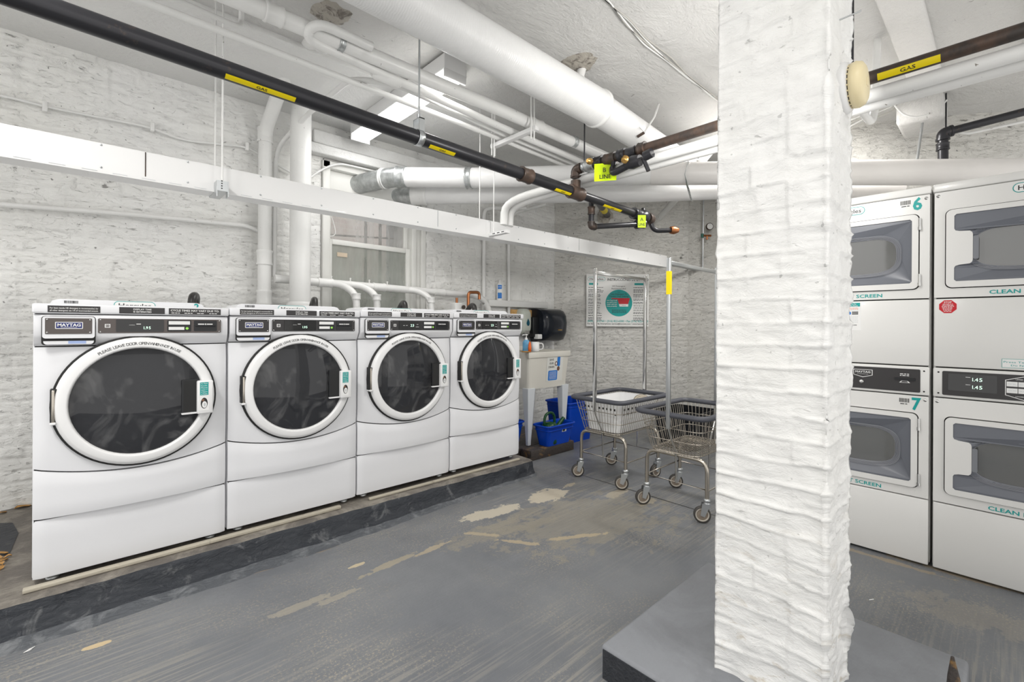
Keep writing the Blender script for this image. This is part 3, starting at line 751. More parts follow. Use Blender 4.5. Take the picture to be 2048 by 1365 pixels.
b = MB(); f2 = lambda x, y, d=0: Vector((x, .06 - d, y)); b.text('2', f2, .565, 1.139, .030, M_TEAL, None, .03, .0015); b.build('unit_number', ws[0])
# cloth lumps added in the drums; the first stands for a reflection
def cloth_lump(name, cx, cz, r, m, label):
    b = MB(); n, k = 26, 14; vs = []
    for j in range(k + 1):
        for i in range(n):
            th = 2 * PI * i / n; ph = PI * j / k; d = Vector((math.sin(ph) * math.cos(th), math.cos(ph) * .6, math.sin(ph) * math.sin(th)))
            rr = r * (1 + .35 * N((d.x * 2, d.y * 2, d.z * 3)) + .12 * N(tuple(d * 7)))
            vs.append(Vector((cx, 0, cz)) + d * rr)
    b.add(vs, [(j * n + i, j * n + (i + 1) % n, (j + 1) * n + (i + 1) % n, (j + 1) * n + i) for j in range(k) for i in range(n)], m, True)
    o = b.build(name); return tag(o, label, 'cloth')
lo = cloth_lump('drum_cloth', 0, 0, .14, mat('grey_cloth', (.30, .29, .28), .8), 'grey cloth lump added behind the nearest washer door glass, standing for a reflection'); lo.location = (.17, 2.95, .78)
lo = cloth_lump('drum_cloth', 0, 0, .12, mat('pale_cloth', (.38, .38, .38), .8), 'pale grey cloth behind the streaked door glass of the second washer'); lo.location = (1.02, 2.95, .80)

b = MB(); b.box(-.165, 2.655, .121, 1.12, 2.685, .137, M_LATH, .003); b.build('x'); bpy.data.objects['x'].name = 'wooden_lath'; tag(bpy.data.objects['wooden_lath'], 'pale wooden lath on the pad under the first two washers', 'lath')
b = MB(); b.box(1.30, 2.660, .121, 2.58, 2.682, .135, M_LATH, .003); o = b.build('wooden_lath'); tag(o, 'pale thin lath on the pad under the third and fourth washers', 'lath')

# ================================================================== DRYERS
def make_dryer(kind):
    t = thing('stacked_dryer', 'x', 'dryer'); W = .685
    b = MB(); b.box(0, .036, .015, W, .69, 1.905, M_WHITE2, .003); b.box(.010, .028, .02, W - .010, .05, 1.90, M_GAP); b.build('cabinet', t)
    b = MB(); b.box(-.001, -.006, 1.873, W + .001, .69, 1.912, M_WHITE2, .006); b.build('top_panel', t)
    b = MB(); b.box(.004, 0, .012, W - .004, .03, .337, M_WHITE2, .005); b.build('base_panel', t)
    b = MB(); b.box(.004, 0, 1.010, W - .004, .03, 1.344, M_WHITE2, .005); b.build('middle_panel', t)
    z3 = .860
    b = MB(); b.box(.002, -.004, z3, W - .002, .03, 1.004, M_WHITE2, .006)
    F = lambda x, y, d=0: Vector((x, -.004 - d, y))
    b.prism(rrect(.036, .873, W - .036, .990, .006), F, 0, .0025, M_PANEL)
    for x in (.022, W - .022):
        for y in (.880, .983): b.lathe([(.004, 0), (.0035, .002), (0, .0028)], F(x, y), (0, -1, 0), M_GAP, 10)
    cp = b.build('control_panel', t)
    b = MB(); b.prism(rrect(.057, .898, .222, .980, .003), F, .002, .004, M_SCREEN)
    for y in (.957, .921):
        b.rect(F, .118, y + .008, .134, y + .010, M_PAPER, .0045); b.text('1', F, .142, y, .017, M_LED, .002, 0, .0045); b.rect(F, .146, y - .0085, .1485, y - .006, M_LED, .0045)
        b.text('4', F, .155, y, .017, M_LED, .0105, 0, .0045); b.text('5', F, .169, y, .017, M_LED, .0105, 0, .0045)
    b.build('display', cp)
    b = MB(); P = [(.247, .965), (.305, .984), (.363, .965), (.363, .895), (.305, .876), (.247, .895)]
    P2 = [(.250, .963), (.305, .981), (.360, .963), (.360, .897), (.305, .879), (.250, .897)]
    b.poly(P, F, .003, M_PAPER); b.poly(P2, F, .0034, M_PANEL)
    b.text('UPPER DRYER', F, .305, .969, .005, M_PAPER, .05, .01, .004); b.text('LOWER DRYER', F, .305, .892, .005, M_PAPER, .05, .01, .004)
    for y in (.936, .906):
        for k in range(3): b.rect(F, .252 + k * .036, y, .286 + k * .036, y + .022, M_PAPER, .0038); b.scribble(F, .256 + k * .036, .282 + k * .036, y + .011, .003, M_STEEL, .0042)
    b.build('cycle_buttons', cp)
    b = MB(); mx = .415
    hex_ = [(mx - .042, .975), (mx + .042, .975), (mx + .042, .945), (mx, .932), (mx - .042, .945)]
    b.poly(hex_, F, .003, M_PAPER); b.poly([(mx + (x - mx) * .93, .9565 + (y - .9565) * .86) for x, y in hex_], F, .0034, M_PANEL)
    b.text('MAYTAG', F, mx, .962, .011, M_PAPER, .066, .02, .004); b.text('COMMERCIAL', F, mx, .950, .003, M_PAPER, .05, 0, .004)
    b.lathe([(.010, 0), (.010, .006), (.007, .007), (0, .007)], F(mx - .006, .909, .0025), (0, -1, 0), M_CHROME, 18); b.build('maker_badge', cp)
    b = MB(); b.prism(rrect(.549, .930, .630, .944, .003), F, .002, .009, M_BLACK); b.prism([(.567, .918), (.610, .918), (.602, .928), (.575, .928)], F, .002, .004, M_PAPER)
    b.poly([(.574, .920), (.603, .920), (.598, .926), (.579, .926)], F, .0045, M_PANEL); b.scribble(F, .570, .606, .963, .004, M_PAPER, .004); b.scribble(F, .570, .606, .955, .004, M_PAPER, .004); b.build('card_slot', cp)
    def surround(z0, z1, d0, d1):
        hole = rrect(.043, d0 - .004, .643, d1 + .004, .026)
        b = MB(); b.prism(rrect(.004, z0, W - .004, z1, .004), FR, 0, -.02, M_WHITE2, hole, m_in=M_GAP)
        for x in (.018, W - .018):
            b.lathe([(.008, 0), (.006, .003), (0, .004)], (x, 0, z1 - .018), (0, -1, 0), M_CHROME, 12)
        b.build('door_surround', t)
        dz = (d0 + d1) / 2; b = MB()
        gz0, gz1 = d0 + .029, d1 - .024
        notch = [(.140, dz + .060), (.138, dz + .070), (.130, dz + .078), (.095, dz + .081), (.080, dz + .086), (.076, dz + .095), (.076, gz1 - .008), (.084, gz1), (.606, gz1), (.614, gz1 - .008), (.614, gz0 + .008), (.606, gz0), (.084, gz0), (.076, gz0 + .008), (.076, dz - .095), (.080, dz - .086), (.095, dz - .081), (.130, dz - .078), (.138, dz - .070), (.140, dz - .060)]
        b.prism(rrect(.047, d0, .639, d1, .024), FR, .012, -.015, M_WHITE2, notch, m_in=M_DOORGREY)
        door = b.build('door', t)
        inner = [(.345 + .205 * math.copysign(abs(math.cos(a)) ** .55, math.cos(a)), dz - .004 + .094 * math.copysign(abs(math.sin(a)) ** .62, math.sin(a))) for a in [2 * PI * i / 56 for i in range(56)]]
        inner = [(x, min(z, dz + .085)) for x, z in inner]
        b = MB(); b.funnel(notch, inner, FR, .006, -.022, M_DOORGREY)
        for k in range(6):
            s = 1.02 + .032 * k; lp = [(.345 + (x - .345) * (1 + .02 * k), dz - .004 + (z - dz + .004) * s) for x, z in inner]
            dep = -.022 + .028 * (k + .6) / 9
            b.tube([FR(x, z, dep) for x, z in lp], .0011, mat('groove_line', (.32, .33, .36), .3), 5, True)
        b.build('window_funnel', door)
        b = MB(); b.poly(inner, FR, -.0225, M_PANE); b.build('door_pane', door)
        b = MB(); b.prism(rrect(.141, dz - .058, .160, dz + .052, .006), FR, .004, .012, mat('grey_grip', (.20, .21, .23), .3)); b.build('grip', door)
        for hz in (d1 - .048, d0 + .048):
            b = MB(); b.tube([(.644, -.012, hz - .026), (.644, -.012, hz + .026)], .0055, M_CHROME, 8); b.tube([(.644, -.012, hz - .034), (.644, -.012, hz - .018)], .0075, M_CHROME, 8); b.build('hinge', door)
        b = MB(); b.text('CLEAN LINT SCREEN', FR, .345, z0 + (.021 if z0 > 1 else .020), .0185, M_TEAL, .30, .02, .001); b.build('lettering', t)
    surround(1.350, 1.870, 1.398, 1.776); surround(.343, .855, .390, .765)
    b = MB(); herc(b, FR, .343, 1.838, .152, .044, .001); b.build('logo_sticker', t)
    if kind == 'left':
        for s, y in (('6', 1.832), ('7', .816)):
            b = MB(); b.text(s, FR, .634, y, .062, M_TEAL, .036, .03, .001); barcode(b, FR, .567, .607, y + .001, y + .022, .001); b.scribble(FR, .571, .603, y - .007, .004, M_INK, .001); b.build('unit_number', t)
        b = MB(); b.prism(rrect(.23, 1.185, .405, 1.337, .002), FR, 0, .0006, M_PAPER)
        b.rect(FR, .30, 1.315, .400, 1.335, M_TEAL, .001); b.text('To Pay', FR, .372, 1.329, .006, M_PAPER, None, .02, .0014); b.text('Use Phone', FR, .372, 1.320, .006, M_PAPER, None, .02, .0014)
        for k in range(3): b.scribble(FR, .33, .392, 1.307 - .006 * k, .002, M_ORANGE if k < 2 else M_STEEL, .001)
        b.rect(FR, .364, 1.281, .392, 1.287, M_INK, .001); b.rect(FR, .364, 1.272, .392, 1.278, M_INK, .001); b.poly(ell(.354, 1.279, .006, .009), FR, .001, M_BLUEINK)
        for k in range(5): b.scribble(FR, .33, .392, 1.262 - .008 * k, .002, M_STEEL, .001)
        b.text('CARE', FR, .376, 1.214, .006, M_INK, None, .02, .001); b.build('payment_sticker', t)
    else:
        b = MB(); r = .034; oc = [(.054 + r * 1.0 * math.cos(PI / 8 + k * PI / 4), 1.305 + r * math.sin(PI / 8 + k * PI / 4)) for k in range(8)]
        b.prism(oc, FR, 0, .0008, M_REDINK); b.text('STOP', FR, .054, 1.327, .008, M_PAPER, .028, .02, .0012)
        for k in range(7): b.scribble(FR, .032 + .002 * abs(k - 2), .076 - .002 * abs(k - 2), 1.3175 - .006 * k, .0024, M_PAPER, .0012)
        b.build('stop_sticker', t)
        b = MB(); b.prism(rrect(.236, 1.020, .45, 1.061, .001), FR, 0, .0006, M_TEAL); b.rect(FR, .2375, 1.0215, .4485, 1.0595, M_PAPER, .001)
        b.text('Press Temperature Button', FR, .342, 1.047, .0085, M_TEAL, .20, .0, .0014); b.text('Do Not Hold Down', FR, .335, 1.032, .0085, M_TEAL, .14, .0, .0014); b.build('instruction_sticker', t)
    return t
dl = make_dryer('left'); dl.location = (3.10, .946, 0); dl.rotation_euler = (0, 0, -PI / 2); dl['label'] = 'stacked pair of white dryers numbered 6 and 7, left one, partly behind the pillar'
dr_ = make_dryer('right'); dr_.location = (3.10, .252, 0); dr_.rotation_euler = (0, 0, -PI / 2); dr_['label'] = 'stacked pair of white dryers at the right edge with red stop sticker'
for d in (dl, dr_): d['group'] = 'stacked dryers along the right wall'

# ================================================================== PIPES
def pipe(name, pts, r, m, label, cat='pipe', seg=14, fr=0, parent=None, group=None):
    b = MB(); b.tube(fillet(pts, fr) if fr else pts, r, m, seg); o = b.build(name, parent)
    if not parent: tag(o, label, cat, group)
    return o
def sleeve(b, a, d, r, L, m, seg=16):
    a = Vector(a); d = Vector(d).normalized()
    b.tube([a - d * L / 2, a - d * L * .42, a - d * L * .3, a + d * L * .3, a + d * L * .42, a + d * L / 2], [r * 1.0, r * 1.06, r * .97, r * .97, r * 1.06, r], m, seg)
def elbow(b, p, d1, d2, r, m, L=.06):
    p = Vector(p); d1 = Vector(d1).normalized(); d2 = Vector(d2).normalized()
    b.tube(fillet([p + d1 * L, p, p + d2 * L], L * .8), r, m, 14)
    for d in (d1, d2): b.tube([p + d * L * .8, p + d * L * 1.1], r * 1.1, m, 14)
def wrap_label(parent, a, d, r, s0, s1, ang, half, text='GAS', flip=1, arrow=True):
    """tape wrapped round a pipe: a = point on axis, d = axis direction, ang = angle of tape centre below horizontal"""
    a = Vector(a); d = Vector(d).normalized(); x = Vector((0, 0, 1)).cross(d).normalized()  # horizontal normal
    z = d.cross(x)
    def fn(s, q, k=0):
        th = ang + q / r
        return a + d * s + (x * math.cos(th) + z * math.sin(th)) * (r + .0008 + k)
    b = MB(); n = 6; m_ = 10; vs = [fn(s0 + (s1 - s0) * i / m_, -half + 2 * half * j / n) for i in range(m_ + 1) for j in range(n + 1)]
    b.add(vs, [(i * (n + 1) + j, (i + 1) * (n + 1) + j, (i + 1) * (n + 1) + j + 1, i * (n + 1) + j + 1) for i in range(m_) for j in range(n)], M_YELLOW, True)
    c = (s0 + s1) / 2
    b.text(text, lambda x_, y_, k=0: fn(c + x_, -y_, .0006), 0, 0, half * 1.0, M_INK, half * 3.4, .02)
    return b.build('gas_label', parent)
# main gas pipe
g0 = Vector((-1.6, 2.06, 2.225)); g1 = Vector((3.44, 2.06, 2.108)); gd = (g1 - g0).normalized()
gp = lambda u: g0 + gd * ((u - g0.x) / gd.x)
gas = thing('gas_main', 'long black iron gas pipe with yellow bands crossing above the washers', 'gas pipe', g0)
gas.location = (0, 0, 0)
b = MB(); b.tube([gp(-1.6), gp(-.4), gp(.8), gp(2.52)], .0365, M_IRON, 24); b.build('pipe_run', gas)
b = MB(); b.tube([gp(2.52), gp(3.36)], .030, M_IRON, 18); b.build('pipe_end_run', gas)
b = MB(); sleeve(b, gp(2.029), gd, .046, .09, M_RUST); b.build('coupling', gas)
b = MB(); sleeve(b, gp(2.523), gd, .047, .13, M_RUST); b.tube([gp(2.523), gp(2.523) + Vector((0, 0, .085))], .034, M_RUST, 14); b.build('tee', gas)
X_ = Vector((1, 0, 0)); Y_ = Vector((0, 1, 0)); Z_ = Vector((0, 0, 1))
for (u0, u1) in ((.42, .66), (1.315, 1.475), (2.30, 2.45), (2.84, 3.06)):
    wrap_label(gas, gp(u0), gd, .0365 if u1 < 2.5 else .030, 0, u1 - u0, -1.0 if False else (PI + 1.0 if False else 0), .009) if False else None
def main_tape(u0, u1, r):
    # choose the side that faces down and towards the room (-Y, -Z)
    x = Vector((0, 0, 1)).cross(gd).normalized(); z = gd.cross(x)
    tgt = Vector((0, -.50, -.86)); ang = math.atan2(tgt.dot(z), tgt.dot(x))
    wrap_label(gas, gp(u0), gd, r, 0, u1 - u0, ang, .0115, flip=1)
for a_ in ((.40, .655, .0365), (1.315, 1.475, .0365), (2.29, 2.45, .0365), (2.83, 3.06, .030)): main_tape(*a_)
# valve group at the end of the main
b = MB(); e = gp(3.30); sleeve(b, e, gd, .045, .10, M_IRON); b.lathe([(.04, -.05), (.055, -.02), (.055, .02), (.04, .05)], gp(3.40), (1, 0, 0), M_IRON, 16, True)
b.tube([gp(3.40), gp(3.40) + Z_ * .07], [.03, .014], M_IRON, 10); b.lathe([(.045, -.03), (.05, 0), (.035, .04)], gp(3.50), (1, 0, 0), M_RUST, 14, True)
b.tube(fillet([gp(3.50), gp(3.50) + Vector((.03, -.02, -.10)), gp(3.50) + Vector((.16, -.12, -.09))], .05), .02, M_IRON, 10)
b.lathe([(.03, -.03), (.035, .0), (.02, .04)], gp(3.50) + Vector((.17, -.13, -.09)), (1, -.7, 0), M_COPPER, 12, True)
b.build('end_valve', gas)
b = MB(); pA = at(1180, 452, v=2.16); pB = Vector((gp(3.34).x, 2.05, 2.035))
lowp = [at(1180, 400, v=2.16), pA, pB]
b.tube([lowp[0], lowp[1] + Z_ * .03], .021, M_IRON, 12); sleeve(b, at(1180, 420, v=2.16), Z_, .028, .06, M_RUST); elbow(b, pA, Z_, pB - pA, .026, M_RUST, .035); b.tube([pA, pB], .021, M_IRON, 12); sleeve(b, pB, pB - pA, .036, .09, M_IRON)
b.build('lower_branch', gas)
b = MB(); p = at(1281, 440, v=1.99); F1 = lambda x, y, d=0: p + Vector((.731 * x, -.682 * x, y)) + Vector((-.68, -.73, 0)) * d
b.prism(rrect(-.032, -.05, .032, .05, .002), F1, 0, .002, M_LIME); b.text('A', F1, 0, .016, .028, M_INK, None, .01, .0025); b.text('LINE', F1, 0, -.024, .022, M_INK, .05, .01, .0025); b.build('line_tag', gas)
# hanger for the main
hp = gp(1.262); b = MB(); b.tube([hp + Z_ * .10, Vector((hp.x, hp.y, ZC))], .005, M_STEEL, 8)
b.lathe([(.0385, -.016), (.041, -.016), (.041, .016), (.0385, .016)], hp, gd, M_STEEL, 24); b.box(hp.x - .015, hp.y - .03, hp.z + .03, hp.x + .015, hp.y - .025, hp.z + .095, M_STEEL); b.box(hp.x - .015, hp.y + .025, hp.z + .03, hp.x + .015, hp.y + .03, hp.z + .095, M_STEEL)
b.box(hp.x - .015, hp.y - .03, hp.z + .09, hp.x + .015, hp.y + .03, hp.z + .096, M_STEEL); b.lathe([(.01, 0), (.01, .02)], hp + Z_ * .10, Z_, M_STEEL, 6, True)
tag(b.build('pipe_hanger'), 'zinc clevis hanger and threaded rod holding the gas pipe near the ceiling tube light', 'hanger')

# B line, running along -Y at x=2.523
bl = thing('gas_branch', 'brown iron branch gas pipe passing behind the pillar towards the dryers', 'gas pipe', (0, 0, 0))
zB = 2.292; uB = 2.523
b = MB(); b.tube([(uB, 2.06, 2.23), (uB, 2.06, zB - .03)], .026, M_RUST, 14); b.build('riser', bl)
b = MB(); elbow(b, (uB, 2.06, zB), (0, 0, -1), (0, -1, 0), .034, M_RUST, .05); b.build('elbow', bl)
b = MB(); b.tube([(uB, 2.0, zB), (uB, -.9, zB + .004)], .028, M_RUST, 18); b.build('pipe_run', bl)
b = MB()
for y, r, L, m in ((1.93, .042, .07, M_GALV), (1.86, .040, .06, M_IRON), (1.77, .038, .08, M_RUST), (1.68, .040, .05, M_IRON), (1.61, .034, .07, M_IRON), (1.535, .041, .045, M_RUST)): sleeve(b, (uB, y, zB), Y_, r, L, m)
b.lathe([(.02, 0), (.022, .03), (.012, .045)], (uB - .03, 1.90, zB + .005), (-1, 0, 0), M_BRASS, 12, True); b.build('shutoff_valve', bl)
b = MB(); b.tube([(uB, 1.74, zB), (uB - .02, 1.74, zB - .08)], .017, M_IRON, 10); b.tube(fillet([(uB - .02, 1.74, zB - .075), (uB - .05, 1.72, zB - .12), (uB - .05, 1.55, zB - .085)], .04), .022, M_IRON, 10)
b.lathe([(.035, -.05), (.042, 0), (.03, .05)], (uB - .05, 1.57, zB - .085), Y_, M_IRON, 12, True); b.lathe([(.024, 0), (.024, .018), (.008, .018), (.008, .03)], (uB - .08, 1.60, zB - .07), (-1, 0, 0), M_BRASS, 14, True)
b.tube([(uB - .05, 1.49, zB - .07), (uB - .05, 1.44, zB - .06)], .03, M_IRON, 8); b.tube([(uB - .05, 1.50, zB - .08), (uB - .04, 1.47, zB - .16)], .013, M_IRON, 8); b.build('bypass_valve', bl)
b = MB(); pt = Vector((uB - .015, 1.80, zB - .085)); F1 = lambda x, y, d=0: pt + Vector((.55 * x, -.82 * x, y)) + Vector((-.82, -.55, 0)) * d
b.prism(rrect(-.072, -.055, .072, .06, .003), F1, 0, .002, M_LIME); b.text('B', F1, -.005, .018, .030, M_INK, None, .01, .003); b.text('LINE', F1, 0, -.026, .028, M_INK, .075, .01, .003); b.build('line_tag', bl)
x = Vector((0, 0, 1)).cross(Vector((0, -1, 0))).normalized(); z = Vector((0, -1, 0)).cross(x); tgt = Vector((-.85, 0, -.53)); ang = math.atan2(tgt.dot(z), tgt.dot(x))
wrap_label(bl, (uB, .385, zB), (0, -1, 0), .028, 0, .20, ang, .0145, flip=1)
# second rod and clamp near the detector
b = MB(); p = Vector((uB, .478, zB)); b.box(p.x - .03, p.y - .018, p.z - .04, p.x - .026, p.y + .018, p.z + .075, M_GALV); b.box(p.x - .03, p.y - .018, p.z + .071, p.x + .03, p.y + .018, p.z + .075, M_GALV); b.box(p.x + .028, p.y - .018, p.z - .04, p.x + .032, p.y + .018, p.z + .075, M_GALV)
b.tube([p + Z_ * .075, Vector((p.x, p.y, ZC))], .0055, M_IRON, 8); tag(b.build('pipe_hanger'), 'black rod with grey clamp holding the brown pipe beside the smoke detector', 'hanger')
b = MB(); p = Vector((uB, 1.985, zB)); b.tube([p + Z_ * .03, Vector((p.x, p.y, ZC))], .005, M_IRON, 8); b.lathe([(.03, -.012), (.035, -.012), (.035, .012), (.03, .012)], p, Y_, M_STEEL, 16); tag(b.build('pipe_hanger'), 'dark rod holding the gas branch elbow above the lime B LINE tag', 'hanger')

# white conduits alongside the B line, then bending down into the raceway
for k, (du, dz) in enumerate(((0, 0), (.063, -.016))):
    x0 = 2.565 + du; z0 = 2.235 + dz
    pipe('white_conduit', [(x0, -.9, z0), (x0, 2.25, z0 - .005), (x0 - .13 + .0, 2.70, z0 - .06), (x0 - .15, 2.70 - .01, 1.985)], .030, M_PIPE, 'thick white conduit bending down into the raceway, ' + ('nearer' if k == 0 else 'farther') + ' of the parallel pair', group='paired white conduits', fr=.22)

# raceway
rc = thing('cable_raceway', 'long white metal cable raceway hung in front of the washer wall', 'raceway', (0, 0, 0))
ra = Vector((-1.6, 2.70, 1.918)); rz_ = Vector((4.98, 2.70, 1.962)); rd = rz_ - ra; rp = lambda u: ra + rd * ((u - ra.x) / rd.x)
segs = [-1.6, .245, 1.66, 3.05, 4.98]
segs = [-1.6, at(287, 330, v=2.7).x, at(873, 425, v=2.7).x, at(1156, 480, v=2.7).x, 4.98]
for i in range(4):
    a = rp(segs[i] + .001); c = rp(segs[i + 1] - .001); b = MB(); h = .057
    vs = []
    for p in (a, c): vs += [p + Vector((0, -.0, -h)), p + Vector((0, .11, -h)), p + Vector((0, .11, h)), p + Vector((0, 0, h))]
    b.add(vs, [(0, 1, 2, 3), (7, 6, 5, 4), (0, 4, 5, 1), (1, 5, 6, 2), (2, 6, 7, 3), (3, 7, 4, 0)], M_RACE)
    n = int((c.x - a.x) / .30)
    for k in range(n):
        p = a + (c - a) * ((k + .5) / n)
        for s in (-.049, .049): b.lathe([(.005, 0), (.004, .003), (0, .0035)], p + Vector((0, 0, s)), (0, -1, 0), M_STEEL, 8)
    b.build('raceway_section', rc)
b = MB()
for i in range(3): p = rp(segs[i + 1]); b.box(p.x - .002, p.y - .002, p.z - .055, p.x + .002, p.y, p.z + .055, M_RUST if i == 0 else M_STEEL)
b.build('joint_seams', rc)
b = MB(); a = rp(-1.6); c = rp(4.98); b.add([a + Vector((0, -.004, -.075)), c + Vector((0, -.004, -.075)), c + Vector((0, .11, -.075)), a + Vector((0, .11, -.075)), a + Vector((0, -.004, -.058)), c + Vector((0, -.004, -.058)), c + Vector((0, .11, -.058)), a + Vector((0, .11, -.058))], [(0, 3, 2, 1), (0, 1, 5, 4), (4, 5, 6, 7), (2, 3, 7, 6)], M_RACE)
for k in range(60):
    u = -1.5 + k * .1
    if u < 4.9: p = rp(u); b.box(p.x, p.y - .0052, p.z - .068, p.x + .05, p.y - .004, p.z - .066, M_STEEL) if k % 1 == 0 and u < 1.2 else None
b.build('slotted_channel', rc)
b = MB(); p = at(1336, 524, v=2.7); q = p + Vector((1.05, 0, .0)); b.box(p.x, 2.70, p.z - .015, p.x + 1.0, 2.74, p.z + .015, M_STEEL); tag(b.build('strut_bar'), 'grey steel strut bar continuing right from the end of the raceway', 'bar')
# hangers of the raceway: wires and slotted brackets
for (px, py, nm, wpx) in ((441, 380, 'near the left, above the first washer', 446), (985, 466, 'in the middle, above the fourth washer', 992)):
    h = thing('raceway_hanger', 'slotted bracket with thin wires holding the raceway ' + nm, 'hanger', (0, 0, 0), group='raceway hangers')
    p = at(px, py, v=2.66); t_top = 2.90
    b = MB(); b.tube([p, Vector((p.x, p.y, t_top))], .0045, M_PIPE, 6); b.build('wire', h)
    b = MB(); b.tube([p + Vector((-.0, .17, .10)), Vector((p.x, p.y + .17, t_top))], .004, M_PIPE, 6); b.build('wire', h)
    b = MB()
    if px < 600:
        b.box(p.x - .028, p.y - .03, p.z - .03, p.x + .020, p.y + .16, p.z + .02, M_STEEL); b.box(p.x - .03, p.y - .032, p.z - .06, p.x - .026, p.y + .01, p.z - .01, M_STEEL); b.box(p.x + .018, p.y - .032, p.z - .055, p.x + .022, p.y + .01, p.z + .02, M_STEEL)
        for k in range(4): b.box(p.x - .01, p.y - .0315, p.z - .02 + k * .012, p.x - .004, p.y - .030, p.z - .015 + k * .012, M_GAP)
    else:
        b.box(p.x - .02, p.y - .16, p.z - .025, p.x + .02, p.y + .16, p.z - .003, M_RACE)
        for k in range(3): b.box(p.x - .0205, p.y - .14 + k * .05, p.z - .017, p.x - .0195, p.y - .11 + k * .05, p.z - .011, M_GAP)
    b.build('bracket', h)

# overhead pipes along X
pipe('overhead_pipe', [(-1.4, 2.60, 2.615), (.5, 2.606, 2.62), (2.354, 2.645, 2.625), (4.3, 2.70, 2.60)], .018, M_PIPE, 'thin white pipe nearest the wall among the overhead pipes', group='white overhead pipes')
pipe('overhead_pipe', fillet([(1.12, 2.30, 2.67), (.83, 2.29, 2.67), (.80, 2.38, 2.62), (1.2, 2.42, 2.625), (2.2, 2.49, 2.63), (4.2, 2.55, 2.61)], .08), .024, M_PIPE, 'white overhead pipe that hooks back in a U-bend near the ceiling hole', group='white overhead pipes')
b = MB(); p = at(768, 158, z=2.625); b.tube([p - X_ * .09, p - X_ * .07, p + X_ * .07, p + X_ * .09], [.024, .036, .036, .024], M_PIPE, 14); o = b.build('pipe_union', bpy.data.objects.get('overhead_pipe.001') or None)
pipe('overhead_pipe', fillet([at(547, 560, v=3.84), at(547, 305, v=3.84), at(612, 232, v=3.52), at(698, 159, z=2.66), (1.40, 2.50, 2.64), (2.29, 2.575, 2.63), (4.2, 2.62, 2.61)], .12), .017, M_PIPE, 'thin white conduit climbing the wall beside the stack then running overhead', group='white overhead pipes')
bp = thing('overhead_main', 'thick white pipe with rough joints in the overhead bundle, left of the insulated pipe', 'pipe')
b = MB(); b.tube([(-1.4, 2.40, 2.67), (.58, 2.375, 2.665), (2.09, 2.345, 2.66), (3.31, 2.36, 2.655), (4.3, 2.37, 2.65)], .040, M_PIPE, 18); b.build('pipe_run', bp)
for a_ in (((.66, 2.372, 2.665), X_, .046, .08, M_PIPE), ((.98, 2.366, 2.664), X_, .045, .03, M_GALV), ((2.42, 2.345, 2.66), X_, .043, .10, M_PIPE), ((2.85, 2.35, 2.66), X_, .044, .04, M_GALV)): b = MB(); sleeve(b, *a_); b.build('coupling', bp)
pipe('short_conduit', [at(318, -4, z=2.7), at(468, 60, z=2.7), at(476, 52, z=2.78), at(474, -10, z=2.86)], .013, M_PIPE, 'short thin white conduit with an elbow high at the upper left', fr=.05)
# trapeze
tz = thing('pipe_trapeze', 'white channel on thin rods carrying the overhead pipes', 'hanger')
b = MB(); b.box(2.30, 2.24, 2.565, 2.34, 2.72, 2.595, M_RACE, .002); b.build('channel', tz)
for (x_, y_) in ((2.32, 2.27), (2.32, 2.69)):
    b = MB(); b.tube([(x_, y_, 2.50), (x_, y_, 2.90)], .006, M_PIPE, 6); b.build('rod', tz)
    b = MB(); b.tube([(x_ - .03, y_, 2.50), (x_ - .03, y_, 2.90)], .006, M_PIPE, 6); b.build('rod', tz)
# big insulated pipe
ip = thing('insulated_pipe', 'very thick white insulated pipe running diagonally under the ceiling', 'insulated pipe')
i0 = Vector((-1.3, 1.80, 2.735)); i1 = at(1190, 215, z=2.66); i2 = Vector((4.10, 1.94, 2.60)); iv = (i1 - at(900, 57, z=2.69)).normalized()
i0 = i1 - iv * 4.2
M_CLOTH = pipe_paint('ribbed_insulation_cloth', (.77, .77, .765), .80); t_ = NT(M_CLOTH)
b = MB(); b.tube([i0, i0 + iv * 1.4, i0 + iv * 2.8, i1], .118, M_CLOTH, 32); b.build('cloth_wrapped_run', ip)
b = MB(); b.tube([i1, i2], .104, M_INSUL, 32); b.build('smooth_run', ip)
b = MB(); b.lathe([(.104, -.014), (.124, -.014), (.126, 0), (.124, .014), (.104, .014)], i1, iv, M_PIPE, 32); b.build('collar', ip)
wv = t_.n('ShaderNodeTexWave', wave_type='BANDS', bands_direction='X'); t_.l(t_.mapping((1, 1, 1), (0, 0, 0)), wv.inputs[0]); wv.inputs['Scale'].default_value = 26; wv.inputs['Distortion'].default_value = 6; wv.inputs['Detail'].default_value = 3
t_.l(t_.bump(wv.outputs[0], .22, .005), t_.b.inputs['Normal'])
b = MB(); p = at(1155, 132, z=2.9); b.tube([(p.x, p.y, 2.70), (p.x, p.y, 2.84), (p.x + .02, p.y, 2.93)], [.03, .026, .035], M_PIPE, 10); tag(b.build('pipe_stub'), 'rough white stub rising into a broken patch of ceiling beside the insulated pipe', 'pipe')
